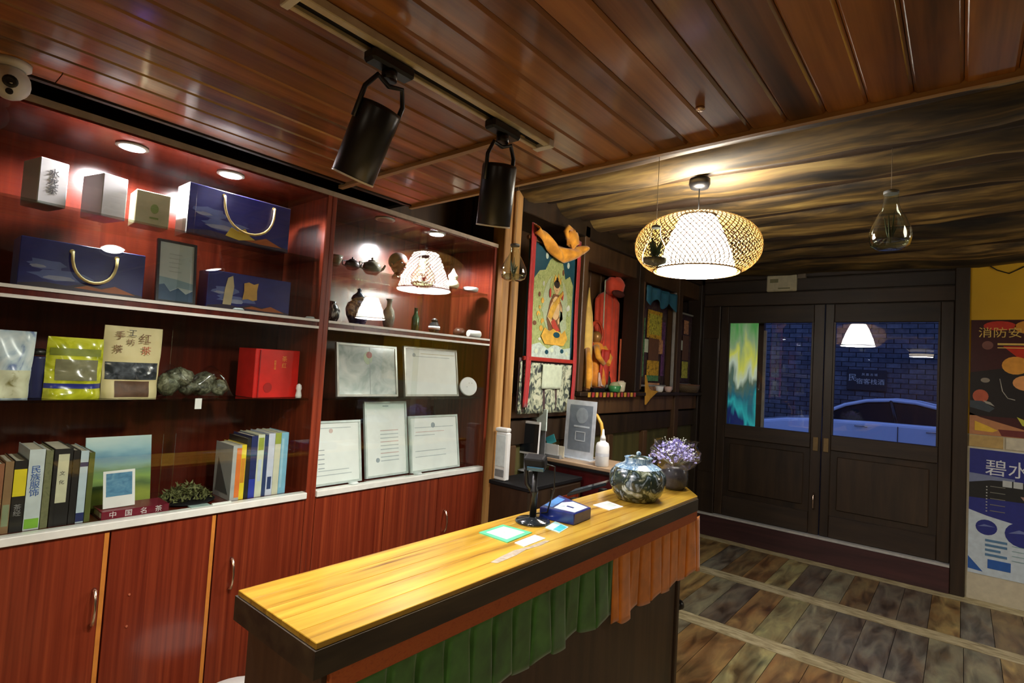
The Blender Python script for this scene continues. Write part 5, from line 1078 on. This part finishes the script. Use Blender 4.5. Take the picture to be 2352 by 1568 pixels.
pt('painted_sky', SKY, [(0,.70), (.12,.78), (.26,.80), (.36,.90), (.52,.97), (.70,.90), (.78,.76), (.9,.80), (1,.72), (1,1), (0,1)], .004)
for x, y in ((.28,.93), (.72,.95), (.84,.90)): pdk('painted_cloud', MILK, x, y, .014, .02, .0055)
pdk('painted_nimbus', JAD, .55, .50, .135, .19, .0055); pdk('painted_halo', GRNP, .55, .66, .072, .085, .007)
pt('painted_robe', BRN, [(.34,.36), (.40,.52), (.48,.60), (.62,.60), (.72,.50), (.76,.36), (.70,.26), (.40,.26)], .0085)
pdk('painted_torso', FLE, .55, .47, .045, .075, .010); pdk('painted_head', FLE, .55, .66, .030, .042, .010); pt('painted_crown', YEL, [(.46,.71), (.50,.78), (.55,.73), (.58,.80), (.62,.73), (.66,.77), (.65,.70), (.55,.69)], .010)
pt('painted_arm', FLE, [(.42,.50), (.46,.53), (.40,.40), (.50,.33), (.48,.30), (.34,.38)], .0115); pt('painted_arm', FLE, [(.66,.52), (.70,.48), (.74,.38), (.62,.32), (.60,.36), (.67,.40)], .0115)
pt('painted_drapery', JAD, [(.64,.46), (.80,.42), (.86,.30), (.72,.24), (.66,.34)], .0115); pt('painted_lotus', YEL, [(.22,.20), (.30,.28), (.42,.25), (.55,.29), (.68,.25), (.82,.28), (.90,.20), (.80,.13), (.32,.13)], .010); pdk('painted_offering', SKY, .60, .225, .035, .018, .0125)
pt('painted_foot_cloud', MILK, [(0,0), (1,0), (1,.12), (.8,.10), (.6,.14), (.4,.09), (.2,.14), (0,.11)], .0085)
HAIR = plain('hair_paint', (.03,.02,.015), .5); SILV = plain('silver_paint', (.55,.58,.52), .5); CRIM = plain('crimson_paint', (.42,.05,.03), .5)
pdk('painted_hair', HAIR, .55, .695, .030, .026, .0108); pdk('painted_bun', HAIR, .55, .735, .012, .016, .0108)
for s_ in (-1, 1):
    pdk('painted_ear', FLE, .55+.075*s_, .655, .006, .014, .0112); pdk('painted_eye', HAIR, .55+.028*s_, .662, .0045, .002, .0125); pdk('painted_tassel', CRIM, .55+.16*s_, .60, .010, .03, .0108)
pdk('painted_mouth', CRIM, .55, .635, .005, .002, .0125)
for k in range(7): a = math.pi*(1.15+.7*k/6); pdk('painted_bead', YEL, .55+.105*math.cos(a), .575+.06*math.sin(a)*1.2, .0045, .0045, .0125)
pt('painted_sash', CRIM, [(.44,.34), (.52,.37), (.62,.30), (.68,.27), (.60,.26), (.48,.29)], .0118)
pt('painted_lute', YEL, [(.36,.38), (.44,.36), (.60,.52), (.72,.62), (.70,.64), (.56,.56), (.40,.46)], .0128)
prn = random.Random(11)
for k in range(46):
    x_, y_ = prn.uniform(.06,.94), prn.uniform(.16,.86)
    if abs(x_-.55) < .30 and .2 < y_ < .80: continue
    if y_ > .72 and (x_ < .3 or x_ > .76): continue
    pdk('painted_leaf', (JAD, SILV, YEL, GRNP, BRN)[k % 5], x_, y_, prn.uniform(.008,.018), prn.uniform(.008,.020), .0062+.0004*(k % 4))
for k in range(7): pdk('painted_petal', (PALE, MILK, SKY)[k % 3], .12+.13*k, .06+.02*(k % 2), .018, .014, .010)
part('top_rod', BRN, tg1, (XW-.012,y0-.02,2.262), (XW+.012,y1+.02,2.285), .004); part('cross_bar', plain('red_lacquer', (.38,.03,.02), .4), tg1, (XW-.002,y0-.01,1.545), (XW+.018,y1+.01,1.57), .004)
for ya, yb in ((y0-.005,y0+.045), (y1-.035,y1+.008)):
    B().grid(lambda u, v: Vector((XW+.016+.004*math.sin(v*9)+.004*math.sin(u*6), ya+(yb-ya)*u+.008*math.sin(v*5), 1.27+(2.36-1.27)*v)), 6, 30).build('red_ribbon', RED, tg1, solid=.002)
# gathered orange cloth over the scroll
DR = plain('saffron_cloth', (.85,.34,.02), .7, var=.3, sc=18, sheen=.3)
b = B()
b.grid(lambda u, v: Vector((XW+.03+.03*math.sin(v*math.pi)+.012*math.sin(u*17+v*4), 2.50+.56*u, 2.325-.075*math.sin(u*math.pi)*1.1 - .02*u+.055*(v-.5)*(1+.7*math.sin(u*math.pi))+.010*math.sin(u*9))), 30, 10)
dr = b.build('cloth_swag', DR, tg1, solid=.003)
b = B(); b.ball((XW+.04,2.885,2.345), .058, 16, sc=(.6,1,1.0), wob=lambda th, a: 1+.14*math.sin(5*a+2*th)+.1*math.sin(7*th+a)); b.build('knot', DR, dr)
b = B(); b.tube([(XW+.045,2.83,2.33), (XW+.055,2.79,2.37), (XW+.05,2.82,2.405), (XW+.045,2.87,2.40)], [.012,.018,.016,.012], 10); b.build('loop', DR, dr)
# shrine bay: red robe, orange draped figure, offerings
ZS = 1.361
def robe(name, label, mt, y0, y1, z0, z1, x, depth, folds, topround=.2, waist=.06):
    def fn(u, v):
        k = 1-max(0, (v-(1-topround))/topround)**2*.8; wv_ = 1-waist*math.sin(v*math.pi)
        yy = (y0+y1)/2+(u-.5)*(y1-y0)*k*wv_; return Vector((x+depth*math.sin(u*math.pi)**.7*k+.012*math.sin(u*folds*6.283)*(1-.6*v), yy, z0+(z1-z0)*v))
    return tag(B().grid(fn, 48, 20).build(name, mt, solid=.004), label, 'robe')
REDR = plain('vermilion_cloth', (.80,.075,.028), .7, var=.2, sc=10, sheen=.3)
ry = robe('red_robe', 'tall red robe hanging at the back of the shrine bay', REDR, 3.70, 4.08, ZS, 2.16, -2.25, .07, 6, .12)
b = B(); b.ball((-2.17,3.86,2.20), .095, 18, sc=(.75,1.15,.85), wob=lambda th, a: 1+.05*math.sin(4*a)+.04*math.sin(6*th)); b.build('hood', REDR, ry); b = B(); b.ball((-2.13,3.86,2.135), .06, 14, sc=(.5,1.6,.5)); b.build('dark_collar', plain('dark_lining', (.08,.015,.01), .8), ry)  # hood, and a dark flattened ball at the collar
b = B(); b.grid(lambda u, v: Vector((-2.15+.01*math.sin(u*25), 3.96+.10*u, ZS+.02+.40*v)), 12, 8); b.build('side_fold', plain('coral_lining', (.70,.16,.06), .7), ry, solid=.003)
tag(B().tube([(-2.15,3.69,2.22), (-2.14,3.66,2.21), (-2.14,3.665,1.80)], .005, 6).build('hook_cord', PALE), 'thin pale cord hanging in front of the red robe', 'cord')
sy = 3.555; t = thing('draped_statue', 'seated shrine figure draped in orange and red cloth', 'statue', (-2.13, sy, ZS)); ORC = plain('bright_orange_cloth', (.92,.28,.02), .65, var=.3, sc=16, sheen=.3)
B().lathe([(.078,0),(.078,.02),(.07,.035)], (-2.13,sy,ZS), 24).build('plinth', plain('red_plinth', (.25,.03,.02), .4), t)
B().lathe([(.080,.03),(.088,.06),(.082,.12),(.062,.20),(.058,.26),(.066,.31),(.045,.35),(.022,.365)], (-2.13,sy,ZS), 36, wob=lambda a, h: 1+.07*math.sin(a*9+h*20)+.05*math.sin(a*5)).build('cloth_body', ORC, t)
B().ball((-2.13,sy,ZS+.40), .042, 18, sc=(.95,.9,1.15)).build('head', plain('bronze_face', (.40,.20,.05), .35, metal=.3), t)
B().tube([(-2.13,sy+.085*math.cos(k*6.283/24),ZS+.42+.10*math.sin(k*6.283/24)) for k in range(24)], .012, 8, closed=True).build('halo_ring', plain('red_ring', (.55,.06,.02), .5), t)
B().grid(lambda u, v: Vector((-2.055+.012*math.sin(u*12), sy-.07+.15*u+.03*v, ZS+.05+.26*v)), 16, 10).build('red_stole', plain('red_stole', (.50,.03,.015), .6), t, solid=.004)
for s_ in (-1, 1): B().tube([(-2.10,sy+.05*s_,ZS+.33), (-2.055,sy+.085*s_,ZS+.25), (-2.035,sy+.03*s_,ZS+.20)], [.026,.024,.016], 10).build('sleeve', DR, t)
yf = 3.37; t = thing('yellow_pennant', 'pointed pale yellow cloth pennant left of the draped statue', 'pennant', (-2.04, yf, ZS))
B().lathe([(.052,0),(.046,.10),(.044,.25),(.042,.42),(.032,.52),(.012,.64),(.003,.72)], (-2.10,yf,ZS+.03), 28, wob=lambda a, h: 1+.12*math.sin(a*6+h*6)).build('cloth', plain('pale_saffron', (.90,.56,.12), .65, var=.2, sc=12, sheen=.3), t); part('base', BRN, t, (-2.15,yf-.045,ZS), (-2.05,yf+.045,ZS+.03), .004)
B().tube([(-2.07,yf-.03,ZS+.30), (-2.02,yf-.08,ZS+.20), (-1.99,yf-.12,ZS+.10), (-1.99,yf-.13,ZS+.022)], [.02,.026,.026,.018], 8).build('hanging_end', DR, t)
def offering(name, label, cat, y, x, prof, mt, extra=None):
    c = Vector((x, y, ZS)); t = thing(name, label, cat, c, 'offerings on the shrine shelf'); B().lathe(prof, c, 20).build('body', mt, t)
    if extra: B().lathe(extra[0], c, 20).build(extra[2], extra[1], t)
offering('offering_bowl', 'small green offering bowl on the shrine shelf', 'bowl', 3.615, -1.99, [(.035,0),(.04,.004),(.05,.045),(.046,.046),(.03,.01)], plain('jade_green', (.04,.22,.07), .3), ([(.044,.04),(.03,.065),(.008,.075)], plain('offering_heap', (.36,.38,.20), .7), 'heap'))
offering('white_cup', 'white cup of offerings at the foot of the red robe', 'cup', 3.72, -1.995, [(.025,0),(.032,.01),(.038,.075),(.035,.075),(.028,.012)], CRM, ([(.034,.07),(.02,.085)], plain('cup_fill', (.5,.4,.3), .7), 'filling'))
offering('dark_idol', 'small dark idol behind the green offering bowl', 'idol', 3.70, -2.11, [(.045,0),(.05,.03),(.035,.07),(.03,.10),(.022,.12),(.026,.145),(.010,.17)], plain('dark_bronze', (.05,.05,.03), .4, metal=.4))
x1 = -1.985; tag(B().box((-2.02,3.32,ZS), (x1,3.47,ZS+.028)).build('incense_tray', BLACK, bevel=.002), 'black incense tray at the front of the shrine shelf', 'tray')
tag(B().tube([(-2.0,3.405,ZS+.038), (-2.0,3.40,ZS+.13), (-2.0,3.43,ZS+.05), (-2.0,3.46,ZS+.040)], .010, 8).build('folded_scarf', plain('pink_white_cloth', (.75,.50,.42), .7)), 'folded pale pink scarf lying by the incense tray', 'scarf')
for k in range(14): part('fringe_tag', RED if k % 2 else YEL, wlb, (-1.974,3.22+k*.052,1.325), (-1.970,3.25+k*.052,1.358), 0)

# third bay: smaller scroll in a frame, with a gold cloth at its foot
def small_scroll(label, y0, y1, z0, z1, x, blocks, seed, frame=True):
    t = thing('hanging_scroll', label, 'scroll', (x, (y0+y1)/2, z0), 'small scrolls in the wall bays'); W, H = y1-y0, z1-z0; fr = F((x,y0,z0), (0,1,0), (0,0,1))
    cloth_panel(t, 'backing_cloth', y0, y1, z0, z1, DKB, x-.004, .003, 2)
    part('top_rod', GILT, t, (x-.008,y0-.01,z1), (x+.010,y1+.01,z1+.018), .003); part('bottom_rod', GILT, t, (x-.008,y0-.01,z0-.018), (x+.010,y1+.01,z0), .003)
    for nm, a0, b0, a1, b1, mt, d in blocks: p = B(); fr.rect(p, W*a0, H*b0, W*a1, H*b1, 0, d, .0015); p.build(nm, mt, t)
    return t, fr, W, H
BLUEC = pattern('blue_valance_cloth', [(.01,.06,.10), (.02,.14,.22), (.04,.10,.30)], 20, kind='noise'); YG = pattern('yellow_green_silk', [(0.193, 0.182, 0.021), (0.55, 0.52, 0.06), (0.688, 0.65, 0.075)], 34, kind='noise', pos=[.35,.5,.68]); OG = pattern('ochre_silk', [(0.227, 0.133, 0.01), (0.65, 0.38, 0.03), (0.8, 0.475, 0.037)], 34, kind='noise', pos=[.35,.5,.68]); GS = pattern('green_silk', [(0.035, 0.091, 0.035), (0.1, 0.26, 0.1), (0.125, 0.325, 0.125)], 34, kind='noise', pos=[.35,.5,.68]); PS = pattern('peach_silk', [(0.21, 0.105, 0.049), (0.6, 0.3, 0.14), (0.75, 0.375, 0.175)], 34, kind='noise', pos=[.35,.5,.68]); PU = pattern('plum_silk', [(0.049, 0.017, 0.056), (0.14, 0.05, 0.16), (0.175, 0.062, 0.2)], 34, kind='noise', pos=[.35,.5,.68])
t, fr, W, H = small_scroll('small framed scroll with yellow silk squares under a blue valance', 4.10, 4.68, 1.42, 2.22, -2.07,
    [('side_silk', .08, .08, .22, .70, GS, .004), ('side_silk', .80, .10, .92, .70, PU, .004), ('silk_square', .34, .54, .74, .76, YG, .008), ('silk_mat', .28, .50, .78, .80, OG, .006), ('figure_panel', .36, .26, .70, .50, BRN, .006), ('side_strip', .22, .34, .34, .48, PALE, .006), ('side_strip', .70, .34, .84, .50, PS, .006), ('silk_square', .32, .10, .72, .26, OG, .008), ('foot_silk', .30, .04, .72, .10, GS, .008), ('foot_silk', .30, -.06, .78, .02, PS, .006)], 1)
b = B(); b.grid(lambda u, v: Vector((-1.995+.01*math.sin(u*22), 4.08+.62*u, 2.235-.16*(1-v)*(.8+.2*math.sin(u*15)))), 28, 6); b.build('blue_valance', BLUEC, t, solid=.003)
part('frame_side', GILT, t, (-2.03,4.695,1.38), (-2.005,4.715,2.26), .003); part('frame_side', W_PANEL, t, (-2.03,4.065,1.38), (-2.005,4.085,2.26), .003)
tag(B().prism([(-1.985,4.10,1.50), (-1.985,4.17,1.38), (-1.985,4.34,1.37), (-1.985,4.20,1.31), (-1.985,4.12,1.26)], (.012,0,0)).build('gold_cloth', plain('gold_cloth', (.62,.32,.04), .6)), 'pointed gold cloth hanging at the foot of the framed scroll', 'cloth')
small_scroll('dim scroll in the last bay before the doors', 4.93, 5.26, 1.44, 2.10, -2.07,
    [('silk_square', .35, .72, .70, .92, PS, .006), ('figure_panel', .30, .34, .75, .70, BRN, .006), ('side_strip', .10, .48, .30, .62, PALE, .006), ('silk_square', .30, .08, .75, .32, YG, .007)], 2)
for y, lb in ((4.42, 'white cup on the shelf under the framed scroll'), (4.60, 'pale pink cup at the right end of the framed scroll bay')):
    c = Vector((-2.0,y,ZS)); t = thing('altar_cup', lb, 'cup', c); B().lathe([(.02,0),(.03,.012),(.036,.05),(.033,.05),(.025,.014)], c, 18).build('body', WHITE if y < 4.5 else plain('pink_glaze', (.6,.42,.36), .3), t); B().lathe([(.018,0),(.024,.004)], c, 18).build('foot', GOLD, t)
c = Vector((-2.03,5.08,ZS)); t = thing('woven_basket', 'dark woven basket on the shelf under the dim scroll', 'basket', c); B().lathe([(.10,0),(.12,.04),(.125,.07),(.118,.07),(.10,.01)], c, 24).build('body', plain('basket', (.12,.08,.04), .7, bump=.6, sc=90), t); B().tube([c+Vector((.121*math.cos(k*6.283/24),.121*math.sin(k*6.283/24),.07)) for k in range(24)], .006, 6, closed=True).build('rim', BRN, t)
